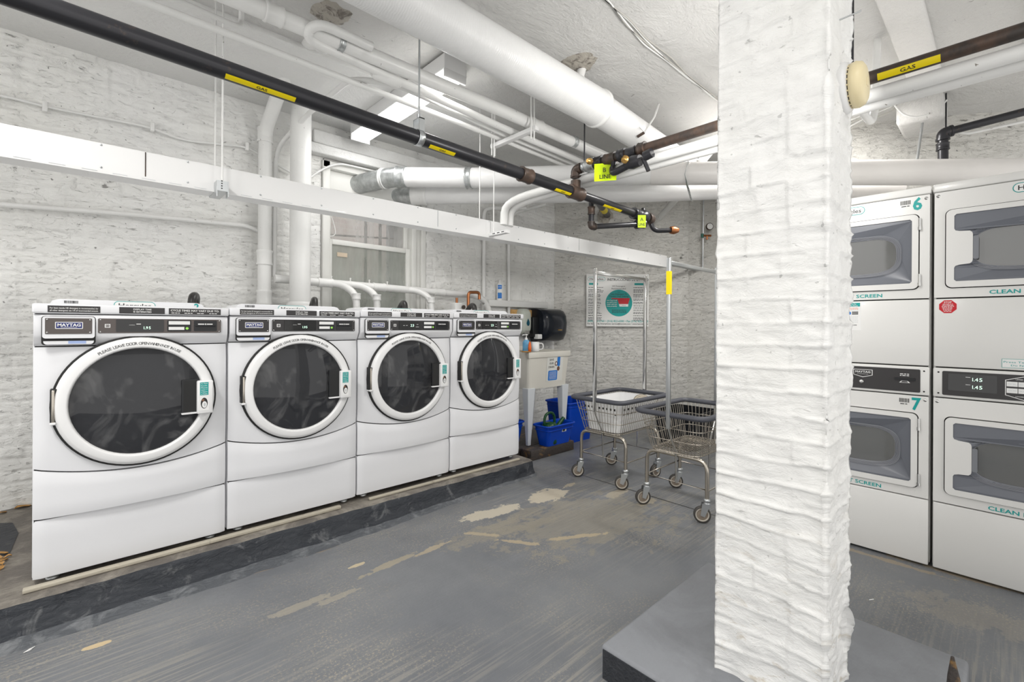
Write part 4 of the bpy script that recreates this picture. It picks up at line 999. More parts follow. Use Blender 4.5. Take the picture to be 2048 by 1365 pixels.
# broken plaster around holes
def ragged(name, p, r, m, label=None, z=ZC - .022, seed=0):
    b = MB(); n = 26; vs = [(p.x, p.y, z - .02)]
    for ring, rr in ((0, .6), (1, 1.)):
        for i in range(n): a = 2 * PI * i / n; q = r * rr * (1 + .4 * N((math.cos(a) * 2 + seed, math.sin(a) * 2, ring))); vs.append((p.x + q * math.cos(a), p.y + q * math.sin(a), z - (.012 if ring == 0 else -.015) + .006 * N((i * .7, ring, seed))))
    fs = [(0, 1 + (i + 1) % n, 1 + i) for i in range(n)] + [(1 + i, 1 + (i + 1) % n, 1 + n + (i + 1) % n, 1 + n + i) for i in range(n)]
    b.add(vs, fs, m, True); o = b.build(name); return struct(o, label)
M_BROKEN = rough_paint('broken_plaster', (.42, .39, .34), (.16, .14, .12), 18, (.5, .6), 1.)
ragged('trim_10', at(1150, 120, z=ZC), .13, M_BROKEN, None, seed=2); ragged('trim_11', at(655, 28, z=ZC), .10, M_BROKEN, None, seed=5)
ragged('trim_12', at(870, 170, z=ZC), .09, M_BROKEN, None, seed=8)
# perforated strap
b = MB(); s1 = at(1312, 205, z=2.86); s2 = at(1284, 262, z=2.58); b.tube([s1, (s1 + s2) / 2 + Vector((0, -.02, 0)), s2], .010, M_PIPE, 6, ry=.003); b.tube([s2, at(1270, 271, z=2.56)], .010, M_RUST, 6); b.tube([s2, s2 + Vector((-.05, .08, .12))], .009, M_PIPE, 6, ry=.003)
tag(b.build('perforated_strap'), 'perforated metal strap with a rusty end under the insulated pipe', 'strap')

# drain stack and column
st = thing('drain_stack', 'white drain pipe climbing the wall and elbowing into the ceiling', 'pipe', (0, 0, 0))
vS = 3.82; sp0 = at(531, 618, v=vS); 
P = [Vector((1.010, vS, .12)), Vector((1.010, vS, 2.66)), at(575, 125, v=3.30), at(598, 88, v=3.02), at(640, 85, v=2.75), at(662, 55, v=2.62), at(650, 10, v=2.60)]
P[-1].z = min(P[-1].z, 2.98)
b = MB(); b.tube(fillet(P, .10), .046, M_PIPE, 18); b.build('pipe_run', st)
for z_ in (1.40, 1.70, 2.62): b = MB(); sleeve(b, (1.010, vS, z_), Z_, .054, .11, M_PIPE); b.build('hub', st)
b = MB(); sleeve(b, P[3], P[3] - P[2], .058, .10, M_PIPE); sleeve(b, P[4], P[5] - P[4], .056, .10, M_PIPE); b.build('hub', st)
cl = thing('steel_column', 'stout round white column between the drain stack and the window', 'column', (0, 0, 0))
cp_ = at(598, 400, v=3.655); b = MB(); b.tube([(cp_.x, 3.655, .12), (cp_.x, 3.655, 2.885)], .074, M_PIPE, 28); b.build('shaft', cl)
b = MB(); b.lathe([(.095, 0), (.095, .02), (.08, .035)], (cp_.x, 3.655, 1.335), Z_, M_PIPE, 28); b.build('base_ring', cl)
# manifold
mn = thing('drain_manifold', 'white horizontal waste pipe with bends behind the washers', 'pipe')
m0 = Vector((1.07, 3.78, 1.545)); m1 = Vector((3.07, 3.78, 1.51)); mp_ = lambda u: m0 + (m1 - m0) * ((u - m0.x) / (m1.x - m0.x))
b = MB(); b.tube(fillet([m0, m1, m1 + Vector((.13, 0, -.13)), m1 + Vector((.14, 0, -.6))], .14), .032, M_PIPE, 16)
for u in (1.45, 1.92, 2.55): sleeve(b, mp_(u), X_, .037, .12, M_PIPE)
for u in (1.5, 1.66, 1.83, 2.0, 2.2): b.lathe([(.006, 0), (.006, .05), (.010, .055), (0, .06)], mp_(u) , Z_, M_PIPE, 8)
b.build('pipe_run', mn)
for px in (712, 753, 862):
    u = at(px, 600, v=3.62).x; a = mp_(u - .16)
    b = MB(); b.tube(fillet([a, a + Vector((.10, -.05, -.01)), Vector((u, 3.62, 1.44)), Vector((u + .005, 3.60, .6))], .07), .029, M_PIPE, 14); sleeve(b, (u, 3.62, 1.43), Z_, .035, .05, M_PIPE); b.build('drop_pipe', mn)
# copper
b = MB(); c0 = at(936, 630, v=3.62); c1 = at(936, 586, v=3.62); c2 = at(958, 586, v=3.62); c3 = at(958, 600, v=3.62)
b.tube(fillet([Vector((c0.x, 3.62, .9)), c1, c2, c3], .035), .0155, M_COPPER, 12); tag(b.build('copper_pipe'), 'copper pipe bending over beside the end of the waste manifold', 'pipe')
b = MB(); p = at(913, 612, v=3.6); b.box(p.x - .045, 3.56, p.z - .20, p.x + .04, 3.64, p.z + .02, M_IVORY if False else M_PIPE, .006); b.tube([p + Z_ * .02, p + Z_ * .07], .012, M_COPPER, 8); b.lathe([(.02, 0), (.02, .012)], p + Vector((.04, -.05, -.02)), (0, -1, 0), M_RUST, 10, True); tag(b.build('supply_valve_box'), 'small white valve box with rusty fitting behind the farthest washer', 'valve')
# wall conduits
pipe('armoured_cable', [at(-60, 200, v=3.90), at(0, 203, v=3.90), at(85, 225, v=3.90), at(190, 244, v=3.90), at(300, 264, v=3.90), at(355, 288, v=3.90), at(420, 294, v=3.90), at(490, 300, v=3.90), at(520, 318, v=3.90), at(580, 352, v=3.90)], .0085, M_PIPE, 'wavy white armoured cable clipped along the wall above the raceway', 'cable', 8, .1)
pipe('wall_conduit', [at(-60, 418, v=3.89), at(0, 422, v=3.89), at(250, 438, v=3.89), at(490, 458, v=3.89), at(522, 470, v=3.89)], .016, M_PIPE, 'white horizontal conduit on the brick wall below the raceway at left', 'conduit', 10, .05)
for (px, py) in ((85, 225), (300, 263), (490, 300)): p = at(px, py, v=3.895); b = MB(); b.box(p.x - .012, 3.88, p.z - .03, p.x + .012, 3.91, p.z + .03, M_PIPE, .005); b.build('cable_clip', bpy.data.objects['armoured_cable'])
cA = at(967, 600, v=3.89).x
pipe('wall_conduit', [(cA, 3.89, .1), (cA, 3.89, at(967, 424, v=3.89).z), at(975, 417, v=3.87), at(1050, 417, v=3.6)], .020, M_PIPE, 'white upright conduit left of the lotion bottle on the far brick', 'conduit', 10, .05)
cA = at(1016, 600, v=3.89).x
pipe('wall_conduit', [(cA + .02, 3.89, .1), (cA, 3.89, at(1011, 440, v=3.89).z), at(1030, 425, v=3.87), at(1090, 408, v=3.5)], .018, M_PIPE, 'white upright conduit right of the lotion bottle on the far brick', 'conduit', 10, .05)
# cables at the window
pipe('window_cable', [at(600, 372, v=3.8), at(640, 343, v=3.85), at(672, 331, v=3.87), at(700, 336, v=3.87), at(745, 346, v=3.87)], .009, M_PIPE, 'thin white cable sagging across the top of the window', 'cable', 8, .1)
pipe('sash_cord', [at(656, 422, v=3.93), at(668, 462, v=3.93), at(669, 474, v=3.93), at(660, 478, v=3.93), at(645, 476, v=3.93)], .004, M_PIPE, 'thin white cord hanging at the left of the upper sash', 'cord', 6, .03)

# ducts
def duct(name, parts, label, root=None):
    t = thing(name, label, 'duct')
    for nm, pts, r, m in parts: b = MB(); b.tube(pts, r, m, 28); b.build(nm, t)
    return t
e0 = at(722, 371, v=3.90); e1 = at(765, 361, v=3.72); e2 = at(800, 357, Z=3.98); e3 = at(935, 357, Z=3.90); e4 = at(1300, 345, Z=3.62); e5 = at(1430, 342, Z=3.45); e6 = at(2100, 331, Z=2.93)
d1 = duct('exhaust_duct', [('galvanised_elbow', [e0 + Vector((-.02, .1, 0)), e0, e1], .083, M_GALV), ('elbow_segment', [e1, (e1 + e2) / 2 + Vector((0, 0, .004)), e2], .084, M_GALV),
    ('white_run', [e2, e3, e4], .082, M_INSUL), ('right_run', [e4, e5, e6], .085, M_DUCTGREY)], 'upper white exhaust duct crossing the room, grey metal where it enters the wall')
for p, d, L in ((e1, e2 - e1, .03), (e2, e3 - e2, .09), (e3, e4 - e3, .05), (at(1372, 343, Z=3.53), e5 - e4, .012)): b = MB(); sleeve(b, p, d, .088, L, M_GALV if L < .1 and L > .04 else M_PIPE, 28); b.build('foil_band', d1)
f0 = at(805, 395, v=3.90); f1 = at(836, 393, Z=4.22); f2_ = at(1300, 382, Z=4.08); f3 = at(1440, 374, Z=3.92); f4 = at(1700, 372, Z=3.6)
d2 = duct('exhaust_duct', [('galvanised_collar', [f0 + Vector((-.05, .12, 0)), f0, f1], .078, M_GALV), ('white_run', [f1, f2_, f3], .082, M_INSUL), ('tapered_end', [f3, f4, at(1765, 373, Z=3.52), at(1800, 376, Z=3.48)], .082, M_DUCTGREY)], 'lower white exhaust duct behind the upper one, ending above the left dryer')
b = MB(); sleeve(b, f1, f2_ - f1, .088, .14, M_PIPE, 28); b.build('foil_band', d2); b = MB(); sleeve(b, at(1255, 383, Z=4.11), f2_ - f1, .087, .03, M_PIPE, 28); b.build('foil_band', d2)
b = MB()
b.tube([at(1372, 318, Z=3.42), at(1366, 345, Z=3.43), at(1372, 370, Z=3.45), at(1380, 398, Z=4.0)], .010, M_GALV, 6, ry=.002); tag(b.build('perforated_strap'), 'long perforated strap looped round the two ducts left of the pillar', 'strap')
pipe('diagonal_pipe', [at(1316, 432, Z=5.70), at(1352, 392, Z=5.2), at(1398, 320, Z=4.0), at(1432, 276, Z=3.6)], .036, M_PIPE, 'white pipe slanting from the far wall up behind the ducts near the pillar')
b = MB(); q0 = at(1212, 428, Z=5.84); q1 = at(1190, 396, Z=4.9); b.tube([q0, q1], .040, M_IRON, 14); 
o = b.build('wall_gas_pipe'); tag(o, 'short black gas pipe entering a ragged hole in the far wall', 'gas pipe')
b = MB(); d = (q1 - q0).normalized(); b.lathe([(.0412, 0), (.0412, .22)], q0 + d * .30, d, M_YELLOW, 16); b.build('yellow_band', o)
def wall_patch(name, p, r, m, nrm, seed, label=None):
    b = MB(); n = 22; a1 = Vector((-nrm[1], nrm[0], 0)); nn = Vector(nrm); vs = [p + nn * .028]
    for i in range(n): a = 2 * PI * i / n; q = r * (1 + .35 * N((math.cos(a) * 2 + seed, math.sin(a) * 2, 1))); vs.append(p + a1 * q * math.cos(a) + Z_ * q * math.sin(a) + nn * .014)
    b.add(vs, [(0, 1 + i, 1 + (i + 1) % n) for i in range(n)], m, True); return struct(b.build(name), label)
wall_patch('trim_13', at(1207, 430, Z=5.87), .10, M_BROKEN, (-C_, -S_, 0), 4, 'ragged brown hole patch round the gas pipe in the far wall')
# small gauge pipe at the pillar
gpz = thing('gauge_pipe', 'thin grey riser with brass valve and round gauge just left of the pillar', 'pipe')
p = at(1404, 460, Z=5.86); b = MB(); b.tube([at(1404, 388, Z=5.86), at(1404, 533, Z=5.86)], .010, M_STEEL, 8); b.build('riser', gpz)
b = MB(); q = at(1404, 467, Z=5.84); R_ = Vector((S_, -C_, 0)); b.tube([q, q + R_ * .10], .014, M_COPPER, 8); b.tube([q + R_ * .05, q + R_ * .05 - Z_ * .05], .012, M_COPPER, 8); b.tube([q - R_ * .01 + Z_ * .025, q - R_ * .01 - Z_ * .025], .018, mat('green_valve', (.02, .12, .09), .4), 8); b.build('valve', gpz)
b = MB(); q = at(1416, 449, Z=5.84); b.lathe([(.045, 0), (.045, .02), (.038, .024)], q, (-C_, -S_, 0), M_RUST, 20); b.lathe([(.038, .022), (0, .022)], q, (-C_, -S_, 0), M_PAPER, 20); b.build('gauge', gpz)

# ceiling tube light
tl = thing('ceiling_light', 'bright batten tube light fixed to the ceiling above the overhead pipes', 'ceiling light', (1.715, 3.05, -.015))
b = MB(); b.box(-.085, -.68, 2.80, .085, .68, 2.90, M_RACE, .006); b.box(.11, -.62, 2.84, .13, .62, 2.89, M_STEEL); b.build('housing', tl)
b = MB(); n = 10; vs = []
for i, y in enumerate((-.665, .665)):
    for k in range(n + 1): a = PI + PI * k / n; vs.append((.080 * math.cos(a), y, 2.80 + .045 * math.sin(a)))
b.add(vs, [(k, k + 1, n + 2 + k, n + 1 + k) for k in range(n)], M_DIFF, True); b.add(vs, [tuple(range(n + 1)), tuple(range(n + 1, 2 * n + 2))[::-1]], M_DIFF); b.build('diffuser', tl)
for y in (-.68, .665): b = MB(); b.box(-.084, y, 2.752, .084, y + .015, 2.81, M_RACE, .004); b.build('end_cap', tl)

# cables along the ceiling
for k in range(4):
    o0 = at(1180 + 8 * k, -30, z=2.885); o1 = at(1290, 75 + k * 2, z=2.885); o2 = at(1418 + 3 * k, 186 - k * 2, z=2.885)
    rnd = lambda: Vector((random.uniform(-.012, .012), random.uniform(-.012, .012), 0))
    A = [o0 + (o1 - o0) * t + rnd() + Y_ * .014 * k for t in (0, .3, .6, 1)] + [o1 + (o2 - o1) * t + rnd() + Y_ * .014 * k for t in (.3, .6, 1)] + [o2 + (o2 - o1) * .6]
    pipe('ceiling_cable', A, .0048, M_PIPE if k % 2 else mat('grey_cable', (.42, .41, .38), .5), 'cable of the loose bundle stapled along the ceiling left of the pillar', 'cable', 6, .05, group='ceiling cable bundle')
# right side above the dryers
b = MB(); a0 = at(1883, 310, Z=3.36); a1 = at(1881, 256, Z=3.36); a2 = at(2100, 196, Z=3.10)
b.tube([a0 - Z_ * .25, a1], .030, M_IRON, 14); elbow(b, a1, -Z_, a2 - a1, .037, M_IRON, .05); b.tube([a1, a2], .027, M_IRON, 14); sleeve(b, a1 - Z_ * .10, Z_, .038, .05, M_IRON); o = b.build('black_drop_pipe'); tag(o, 'black iron pipe turning down above the right-hand dryers', 'gas pipe')
b = MB(); h0 = at(1887, 250, Z=3.34); b.tube([h0, Vector((h0.x, h0.y, 2.90))], .005, M_IRON, 8); tag(b.build('pipe_hanger'), 'thin black rod above the elbow of the black pipe at right', 'hanger')
b = MB(); b.tube([at(1846, 190, Z=3.5), at(1830, 312, Z=3.2)], .008, M_STEEL, 8); tag(b.build('support_rod'), 'slanting grey rod reaching down to the duct above the dryers', 'rod')
pipe('short_conduit', fillet([at(1748, 72, z=2.90), at(1744, 215, Z=2.55) , at(1738, 238, Z=2.5), at(1706, 200, Z=2.35)], .05), .019, M_PIPE, 'white conduit with a sharp bend beside the smoke detector')
for k in range(5):
    y0 = 205 + 6 * k
    pipe('loose_wire', [at(1695, y0 + 22, Z=3.35), at(1735, y0 + random.uniform(-4, 6), Z=3.35), at(1780, y0 - 20 + random.uniform(-4, 4), Z=3.35), at(1795, 178 + 3 * k, Z=3.38)], .004, M_PIPE if k % 2 else mat('grey_cable', (.42, .41, .38), .5), 'loose wire of the tangle on the wall above the left dryer', 'wire', 6, .05, group='loose wires above the dryers')
pipe('looped_wire', [at(1775, 190, Z=3.36), at(1800, 222, Z=3.33), at(1835, 226, Z=3.30), at(1872, 208, Z=3.30), at(1888, 190, Z=3.32)], .006, M_PIPE, 'white wire looping under the ceiling block above the dryers', 'wire', 6, .08)
pipe('wall_cable', [at(1905, 250, Z=3.42), at(1925, 258, Z=3.40), at(1960, 250, Z=3.38), at(2100, 218, Z=3.25)], .010, M_PIPE, 'white cable along the wall top behind the black pipe', 'cable', 8, .08)

# smoke detector on the pillar
sd = thing('smoke_detector', 'round yellowed smoke detector on a white plate on the pillar side', 'smoke detector', (1.640, .334, 1.903)); sd.scale = (.92, .62, .92)
b = MB(); b.lathe([(.078, 0), (.080, .012), (.074, .030), (.060, .034)], (0, 0, 0), (0, -1, 0), M_RACE, 32, True); b.build('base_plate', sd)
b = MB(); b.lathe([(.062, .030), (.062, .038)], (0, 0, 0), (0, -1, 0), M_GAP, 32)
b.lathe([(.058, .034), (.068, .040), (.070, .060), (.064, .082), (.052, .092), (.0, .096)], (0, 0, 0), (0, -1, 0), M_IVORY, 32); b.build('sensor_cover', sd)
b = MB()
for k in range(24):
    a = 2 * PI * k / 24; c = Vector((.064 * math.cos(a), -.036, .064 * math.sin(a))); b.box(c.x - .002, -.042, c.z - .002, c.x + .002, -.030, c.z + .002, M_IVORY)
b.build('vent_ring', sd); b = MB(); b.box(-.01, -.0975, -.012, .01, -.0935, .012, M_IVORY, .002); b.build('test_button', sd)
b = MB(); p = at(1672, 33, v=.33); b.tube([p + Vector((0, .05, -.0)), p + Vector((.03, -.045, .02))], .0022, M_STEEL, 6); tag(b.build('nail'), 'bent nail sticking out of the pillar near the top', 'nail')

# ================================================================== SINK CORNER
# sink: front at v=2.97, u 2.98..3.56
sk = thing('utility_sink', 'cream plastic utility sink on pale legs beside the farthest washer', 'sink', (0, 0, 0))
su0, su1, sv0, sv1, sz0, sz1 = 2.985, 3.565, 2.97, 3.52, .61, .955
def tubmesh(b, u0, u1, v0, v1, z0, z1, tap, m, t=.018, r=.03):
    def ringpts(z, k, ins=0): 
        q = (z1 - z) / (z1 - z0) * tap + ins
        return [Vector((x, y, z)) for x, y in rrect(u0 + q, v0 + q, u1 - q, v1 - q, r, 4)]
    rings = [ringpts(z0, 0), ringpts(z1, 0), ringpts(z1, 0, t), ringpts(z0 + t, 0, t)]
    n = len(rings[0]); vs = [p for g_ in rings for p in g_]
    b.add(vs, [(i * n + k, i * n + (k + 1) % n, (i + 1) * n + (k + 1) % n, (i + 1) * n + k) for i in range(3) for k in range(n)], m)
    b.add(rings[0], [tuple(range(n))[::-1]], m); b.add(rings[3], [tuple(range(n))], m)
b = MB(); tubmesh(b, su0, su1, sv0, sv1, sz0, sz1, .025, M_CREAM); b.box(su0 - .004, sv0 - .006, sz1 - .055, su1 + .004, sv0 + .02, sz1 - .0, M_CREAM, .004); b.box(su0, sv1 - .05, sz1 - .02, su1, sv1 + .02, sz1 + .03, M_CREAM, .006); b.build('basin', sk)
for (x, y) in ((su0 + .05, sv0 + .05), (su1 - .05, sv0 + .05), (su0 + .05, sv1 - .05), (su1 - .05, sv1 - .05)):
    b = MB(); vs = []
    for z, w_ in ((.09, .018), (sz0 + .01, .048)): vs += [(x - w_, y - w_ * .8, z), (x + w_, y - w_ * .8, z), (x + w_, y + w_ * .8, z), (x - w_, y + w_ * .8, z)]
    b.add(vs, [(3, 2, 1, 0), (4, 5, 6, 7), (0, 1, 5, 4), (1, 2, 6, 5), (2, 3, 7, 6), (3, 0, 4, 7)], M_SINKLEG); b.build('leg', sk, .003)
b = MB(); F1 = lambda x, y, d=0: Vector((3.335 + x, sv0 + .006 + (.80 - (y + .79)) * .07 - .012 - d, .79 + y))
F1 = lambda x, y, d=0: Vector((3.335 + x, sv0 + (sz1 - (.79 + y)) / (sz1 - sz0) * .025 - .002 - d, .79 + y))
b.rect(F1, -.10, -.125, .13, .11, mat('faint_paper', (.70, .70, .66), .5), 0)
for k, s in enumerate(('SAVE', 'OUR', 'DRAIN')): b.text(s, F1, -.035, .085 - .035 * k, .02, M_INK, None, .01, .001)
b.poly(rrect(-.075, -.115, .055, -.02, .012), F1, .001, M_BLUEINK); b.poly(rrect(.045, .02, .088, .108, .01), F1, .001, M_BLUEINK); b.poly([(.06, -.02), (.085, .03), (.075, .04), (.045, -.02)], F1, .0015, M_BLUEINK)
b.poly(ell(.03, .045, .02, .022), F1, .002, mat('dark_brown_ink', (.16, .08, .05), .5)); b.poly(ell(.065, -.005, .02, .022), F1, .002, mat('dark_brown_ink', (.16, .08, .05), .5)); b.poly(ell(.03, .045, .010, .013), F1, .0025, M_PAPER)
for k in range(6): b.scribble(F1, -.06, .04, -.035 - .013 * k, .004, M_PAPER, .0025)
b.build('drain_notice', sk)
# timber platform
b = MB(); b.box(2.91, 2.86, 0, 3.50, 3.00, .088, M_TIMBER, .006); tag(b.build('timber_block'), 'old orange-brown timber beam in front under the sink', 'timber')
b = MB(); b.box(2.74, 3.01, 0, 3.62, 3.62, .088, M_TIMBER, .006); tag(b.build('timber_block'), 'dark timber platform carrying the sink legs', 'timber')
# blue bins
def bin_(u0, u1, v0, v1, z0, z1, label, tap=.03):
    t = thing('storage_bin', label, 'bin', (0, 0, 0), group='blue plastic bins under the sink')
    b = MB(); tubmesh(b, u0, u1, v0, v1, z0, z1, tap, M_BLUE, .006, .03); b.build('tub', t)
    b = MB(); lp = rrect(u0 - .008, v0 - .008, u1 + .008, v1 + .008, .035, 4); b.tube([Vector((x, y, z1)) for x, y in lp], .009, M_BLUE, 8, True); lp = rrect(u0 + .004, v0 + .004, u1 - .004, v1 - .004, .03, 4)
    b.tube([Vector((x, y, z1 - .04)) for x, y in lp], .006, M_BLUE, 6, True); b.build('rim', t); return t
bf = bin_(3.10, 3.47, 2.83, 3.02, .0895, .275, 'shallow open blue bin in front holding the green watering can')
b = MB(); p = Vector((3.34, 2.838, .225)); b.rect(lambda x, y, d=0: Vector((3.33 + x, 2.832 + (.275 - y) * .15 - d, y)), -.03, .205, .03, .235, M_PAPER, .002); b.rect(lambda x, y, d=0: Vector((3.33 + x, 2.832 + (.275 - y) * .15 - d, y)), -.022, .21, .010, .23, M_INK, .003); b.build('label', bf)
bin_(3.60, 4.02, 3.00, 3.33, .0, .41, 'tall blue bin on the floor behind the right sink leg')
bin_(2.74, 3.02, 3.06, 3.4, .0895, .31, 'dark blue bin squeezed between the washer and the left sink leg')
# watering can
wc = thing('watering_can', 'dark green plastic watering can lying in the front blue bin', 'watering can', (0, 0, 0))
p = Vector((3.22, 2.925, .10)); b = MB(); b.lathe([(.0, 0), (.070, 0), (.075, .02), (.07, .17), (.055, .19), (.0, .195)], p, Z_, M_GREEN, 20); b.build('body', wc)
b = MB(); b.tube(fillet([p + Vector((-.068, 0, .12)), p + Vector((-.075, 0, .26)), p + Vector((.0, 0, .29)), p + Vector((.07, 0, .26)), p + Vector((.068, 0, .13))], .07), .013, M_GREEN, 10); b.build('handle', wc)
b = MB(); b.tube([p + Vector((.06, 0, .10)), p + Vector((.20, .0, .21))], [.026, .018], M_GREEN, 10); b.build('spout', wc)
# things on the sink and the wall
zt = sz1 + .0
mg = thing('mug', 'white mug with handle on the sink rim', 'mug', (0, 0, 0)); p = at(1069, 700, z=zt + .03); p = Vector((3.27, 3.10, .0)); 
p = at(1071, 702, Z=4.35); p.z = .958
b = MB(); b.lathe([(0, 0), (.036, 0), (.038, .005), (.038, .088), (.034, .088), (.034, .01), (0, .01)], p, Z_, M_PAPER, 24); b.rect(lambda x, y, d=0: p + Vector((.0, 0, 0)), 0, 0, 0, 0, M_PAPER) if False else None; b.build('cup', mg)
b = MB(); R_ = Vector((S_, -C_, 0)); b.tube(fillet([p + R_ * .034 + Z_ * .075, p + R_ * .075 + Z_ * .075, p + R_ * .075 + Z_ * .018, p + R_ * .034 + Z_ * .018], .03), .0055, M_PAPER, 8); b.build('handle', mg)
sb = thing('soap_bottle', 'clear blue pump soap bottle on the sink rim', 'bottle', (0, 0, 0)); p = at(1053, 702, Z=4.3); p.z = .958
b = MB(); b.lathe([(0, 0), (.032, 0), (.034, .01), (.034, .085), (.022, .105), (.012, .11)], p, Z_, M_CLEARBLUE, 20); b.build('body', sb)
b = MB(); b.lathe([(.013, .108), (.013, .125), (.005, .128), (.005, .150), (.016, .152), (.016, .160), (0, .162)], p, Z_, M_PAPER, 14); b.tube([p + Z_ * .157, p + Z_ * .157 - R_ * .04 - Z_ * .004], .005, M_PAPER, 6); b.build('pump', sb)
p = at(1060, 703, Z=4.22); p.z = .958; b = MB(); b.lathe([(0, 0), (.014, 0), (.016, .04), (.012, .075), (.006, .095), (0, .097)], p, Z_, M_ORANGE, 14); tag(b.build('orange_bottle'), 'small orange squeeze bottle in front of the soap bottle', 'bottle')
b = MB(); p = at(1052, 705, Z=4.2); b.lathe([(.02, 0), (.04, .002), (.042, .008), (.03, .010), (0, .008)], Vector((p.x, p.y, .958)), Z_, mat('patterned_dish', (.42, .20, .03), .4), 18); tag(b.build('soap_dish'), 'small colourful dish at the sink edge under the bottles', 'dish')
# ledge board
b = MB(); l0 = at(973, 606, v=3.885); l1 = at(1062, 614, v=3.885); b.box(l0.x, 3.84, l0.z - .04, l1.x + .25, 3.925, l0.z + .03, M_PIPE, .006); tag(b.build('ledge_board'), 'white painted ledge board on the wall above the farthest washer', 'board')
ledge_z = l0.z + .03
bo = thing('lotion_bottle', 'white bottle with blue label standing on the painted ledge', 'bottle'); p = at(999, 590, v=3.875); p.z = ledge_z
b = MB(); b.tube([p, p + Z_ * .01, p + Z_ * .175, p + Z_ * .195], [.033, .036, .036, .018], M_PAPER, 18); b.lathe([(.014, .195), (.012, .225), (.006, .235), (0, .236)], p, Z_, M_PAPER, 12); b.build('body', bo)
b = MB(); Fb = lambda x, y, d=0: p + R_ * (math.sin(x / .036) * .036) - fw * (math.cos(x / .036) * .036 + .001 + d) + Z_ * y
for (y0, y1, m) in ((.125, .17, M_BLUEINK), (.02, .085, M_BLUEINK)):
    for k in range(6): b.rect(Fb, -.024 + k * .008, y0, -.016 + k * .008, y1, m)
b.rect(Fb, -.004, .075, .022, .084, M_LEDD, .0006); b.scribble(Fb, -.016, .016, .148, .006, M_PAPER, .0006); b.build('label', bo)
# soap dispenser and towel dispenser, plywood board
b = MB(); pb0 = at(1022, 632, v=3.87); pb1 = at(1084, 614, v=3.87); b.box(pb0.x, 3.86, 1.225, pb1.x + .06, 3.925, 1.385, M_BOARD, .004); tag(b.build('mounting_board'), 'bare pine board on the wall behind the two dispensers', 'board')
so = thing('soap_dispenser', 'pale grey-green soap dispenser with blue drop window beside the paper towel unit', 'soap dispenser')
p = at(1050, 643, v=3.80); P_ = Vector((p.x, 3.86, p.z))
def blob_box(b, c, hx, hy, hz, m, e=.45, seg=28, back=None):
    vs = []; k = 16
    for j in range(k + 1):
        ph = -PI / 2 + PI * j / k
        for i in range(seg):
            th = 2 * PI * i / seg; f = lambda v: math.copysign(abs(v) ** e, v)
            x = hx * f(math.cos(ph)) * f(math.cos(th)); y = hy * f(math.cos(ph)) * f(math.sin(th)); z = hz * f(math.sin(ph))
            if back is not None: y = min(y, back)
            vs.append(Vector(c) + Vector((x, y, z)))
    b.add(vs, [(j * seg + i, j * seg + (i + 1) % seg, (j + 1) * seg + (i + 1) % seg, (j + 1) * seg + i) for j in range(k) for i in range(seg)], m, True)
b = MB(); blob_box(b, P_, .082, .11, .150, M_SOAP, .55); b.build('shell', so)
b = MB(); b.lathe([(.0, .0), (.022, .0), (.024, -.004)], P_ + Vector((0, -.112, -.02)), (0, -1, 0), M_TEAL, 16); b.poly([(0, .05), (.022, .01), (.024, -.015), (.012, -.035), (-.012, -.035), (-.024, -.015), (-.022, .01)], lambda x, y, d=0: P_ + Vector((x, -.113 - d, y - .015)), 0, mat('dark_blue_window', (.01, .09, .14), .1)); b.build('drop_window', so)
b = MB(); b.box(P_.x - .04, P_.y - .10, P_.z - .15, P_.x + .04, P_.y - .02, P_.z - .08, mat('grey_push', (.30, .30, .28), .4), .01); b.build('push_bar', so)
tw = thing('towel_dispenser', 'large glossy navy-black paper towel dispenser on the wall by the corner', 'towel dispenser')
p = at(1104, 651, v=3.72); T_ = Vector((p.x - .0, 3.88, p.z)); b = MB(); hw = .205
prof = [(.0, .20), (-.13, .205), (-.20, .185), (-.245, .13), (-.255, .02), (-.245, -.09), (-.20, -.165), (-.13, -.195), (0, -.195)]
prof = [(-.0, .20), (-.14, .20), (-.205, .175), (-.245, .12), (-.26, .03), (-.25, -.08), (-.20, -.165), (-.12, -.19), (0, -.19)]
vs = []; n = 14
for i in range(n + 1):
    x = -hw + 2 * hw * i / n; k = 1 - .16 * abs(x / hw) ** 5
    for (y, z) in prof: vs.append(T_ + Vector((x, y * k, z * (.90 + .10 * k if abs(x) > hw * .9 else 1))))
P = len(prof); b.add(vs, [(i * P + k, i * P + k + 1, (i + 1) * P + k + 1, (i + 1) * P + k) for i in range(n) for k in range(P - 1)], M_TOWEL, True)
b.add(vs[:P], [tuple(range(P))[::-1]], M_TOWEL); b.add(vs[-P:], [tuple(range(P))], M_TOWEL); b.build('shell', tw)
b = MB(); b.box(T_.x + .0, T_.y - .262, T_.z - .055, T_.x + .07, T_.y - .25, T_.z - .045, M_BRASS, .002); b.build('brand_strip', tw)
b = MB(); b.box(T_.x - .30, T_.y - .14, T_.z - .13, T_.x - hw, T_.y + .0, T_.z + .10, M_BLACK, .006); b.box(T_.x - .27, T_.y - .19, T_.z - .155, T_.x - .20, T_.y - .12, T_.z - .10, M_PAPER, .006); b.build('side_tray', tw)
